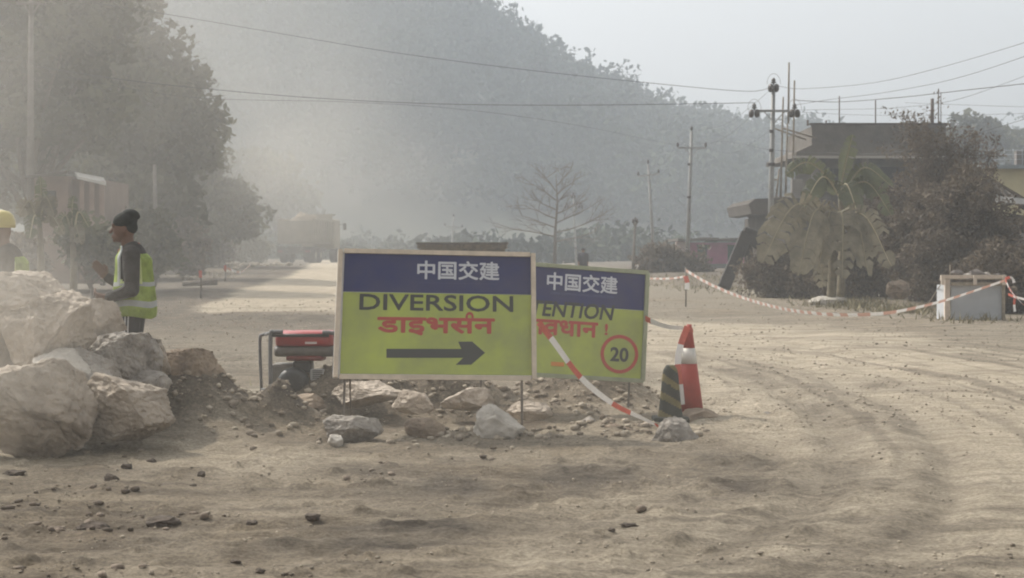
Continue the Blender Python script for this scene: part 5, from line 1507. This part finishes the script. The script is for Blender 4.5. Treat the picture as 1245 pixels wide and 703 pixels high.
wire([(966, 122, 70), (1020, 124, 68), (1100, 118, 63), (1180, 109, 58), (1245, 102, 55), (1330, 92, 51)], .017, 'thick braided cable right of the nearest pole')
wire([(966, 134, 70), (1030, 133, 68), (1090, 131, 64), (1160, 122, 60), (1245, 93, 55), (1330, 62, 50)], .009, 'thin sagging wire between braided cable and parapet')
wire([(1100, 125, 80), (1180, 128, 75), (1245, 130, 70), (1330, 131, 66)], .009, 'thin level wire at the right, above the feathery shrub')
wire([(966, 136, 70), (1050, 140, 76), (1150, 140, 78), (1245, 138, 76), (1340, 133, 74)], .009, 'faint level wire just above the parapet of the house')
wire([(856, 178, 96), (880, 168, 88), (900, 153, 78), (918, 137, 70)], .010, 'wire from the straight pole up to the left insulator of the nearest pole', 'wires between the poles')
wire([(841, 160, 96), (880, 152, 84), (910, 132, 76), (938, 108, 70)], .010, 'wire from the tip of the straight pole to the tip of the nearest one', 'wires between the poles')
wire([(856, 180, 96), (890, 186, 88), (920, 170, 80), (962, 140, 70)], .009, 'wire from the straight pole sagging to the right insulator of the nearest pole', 'wires between the poles')
wire([(838, 215, 96), (850, 232, 94), (880, 235, 90), (908, 232, 86)], .010, 'slack service wire between the straight pole and the balcony slab', 'wires between the poles')
wire([(788, 202, 112), (810, 196, 105), (841, 162, 96)], .009, 'wire joining the leaning pole to the straight pole', 'wires between the poles')
wire([(801, 213, 112), (815, 226, 106), (836, 232, 96)], .009, 'slack wire hanging from the tilted crossarm', 'wires between the poles')

# ================================================================== AIR
def volume_mat(name, color, density, aniso=.2, noise=None):
    m = bpy.data.materials.new(name); m.use_nodes = True
    nt = m.node_tree; nt.nodes.remove(nt.nodes["Principled BSDF"])
    v = nt.nodes.new("ShaderNodeVolumePrincipled")
    v.inputs['Color'].default_value = (*color, 1)
    v.inputs['Density'].default_value = density
    v.inputs['Anisotropy'].default_value = aniso
    nt.links.new(v.outputs[0], nt.nodes["Material Output"].inputs['Volume'])
    if noise:
        L = nt.links.new
        tc = nt.nodes.new("ShaderNodeTexCoord")
        ln = nt.nodes.new("ShaderNodeVectorMath"); ln.operation = 'LENGTH'; L(tc.outputs['Object'], ln.inputs[0])
        mr = nt.nodes.new("ShaderNodeMapRange"); mr.interpolation_type = 'SMOOTHSTEP'
        mr.inputs[1].default_value = 1.0; mr.inputs[2].default_value = 0.0; mr.inputs[3].default_value = 0; mr.inputs[4].default_value = 1
        L(ln.outputs['Value'], mr.inputs[0])
        n = nt.nodes.new("ShaderNodeTexNoise"); n.inputs['Scale'].default_value = noise; n.inputs['Detail'].default_value = 2
        L(tc.outputs['Object'], n.inputs['Vector'])
        m2 = nt.nodes.new("ShaderNodeMapRange"); m2.inputs[1].default_value = .38; m2.inputs[2].default_value = .66
        m2.inputs[3].default_value = .25; m2.inputs[4].default_value = 1.5; L(n.outputs[0], m2.inputs[0])
        a = nt.nodes.new("ShaderNodeMath"); a.operation = 'MULTIPLY'; L(mr.outputs[0], a.inputs[0]); L(m2.outputs[0], a.inputs[1])
        b = nt.nodes.new("ShaderNodeMath"); b.operation = 'MULTIPLY'; L(a.outputs[0], b.inputs[0]); b.inputs[1].default_value = density
        L(b.outputs[0], v.inputs['Density'])
    return m
def haze_box():
    mb = MB(); mb.box((0, 332, 60), (920, 770, 136 + 0))
    o = mb.build('haze', volume_mat('haze_air', (.715, .785, .862), .00130, .2), None, (0, 335, 60))
    tag(o, 'pale blue grey haze filling the valley', kind='stuff')
def dust_cloud(center, radii, density, label, noise=2.0, color=(.86, .82, .75)):
    bm = bmesh.new(); bmesh.ops.create_icosphere(bm, subdivisions=3, radius=1.0)
    me = bpy.data.meshes.new('dust_cloud'); bm.to_mesh(me); bm.free()
    me.materials.append(volume_mat('dust_air', color, density, .3, noise))
    o = link('dust_cloud', me); o.location = center; o.scale = radii
    tag(o, label, kind='stuff')
haze_box()
dust_cloud((-14, 54, 7), (15, 34, 16), .0125, 'tan dust cloud drifting in front of the left trees', 2.2)
dust_cloud((-14, 104, 4), (15, 30, 14), .012, 'thick road dust raised round the dump truck', 2.0)
dust_cloud((-4.6, 11.4, 1.0), (2.5, 2.3, 1.5), .44, 'near tan dust puff over the left boulders', 1.6)
dust_cloud((0, 12, .8), (7, 9, 3.2), .009, 'thin tan dust hanging low over the foreground and the signs', 1.2)  # added volume, imitates a windscreen veil over the near things
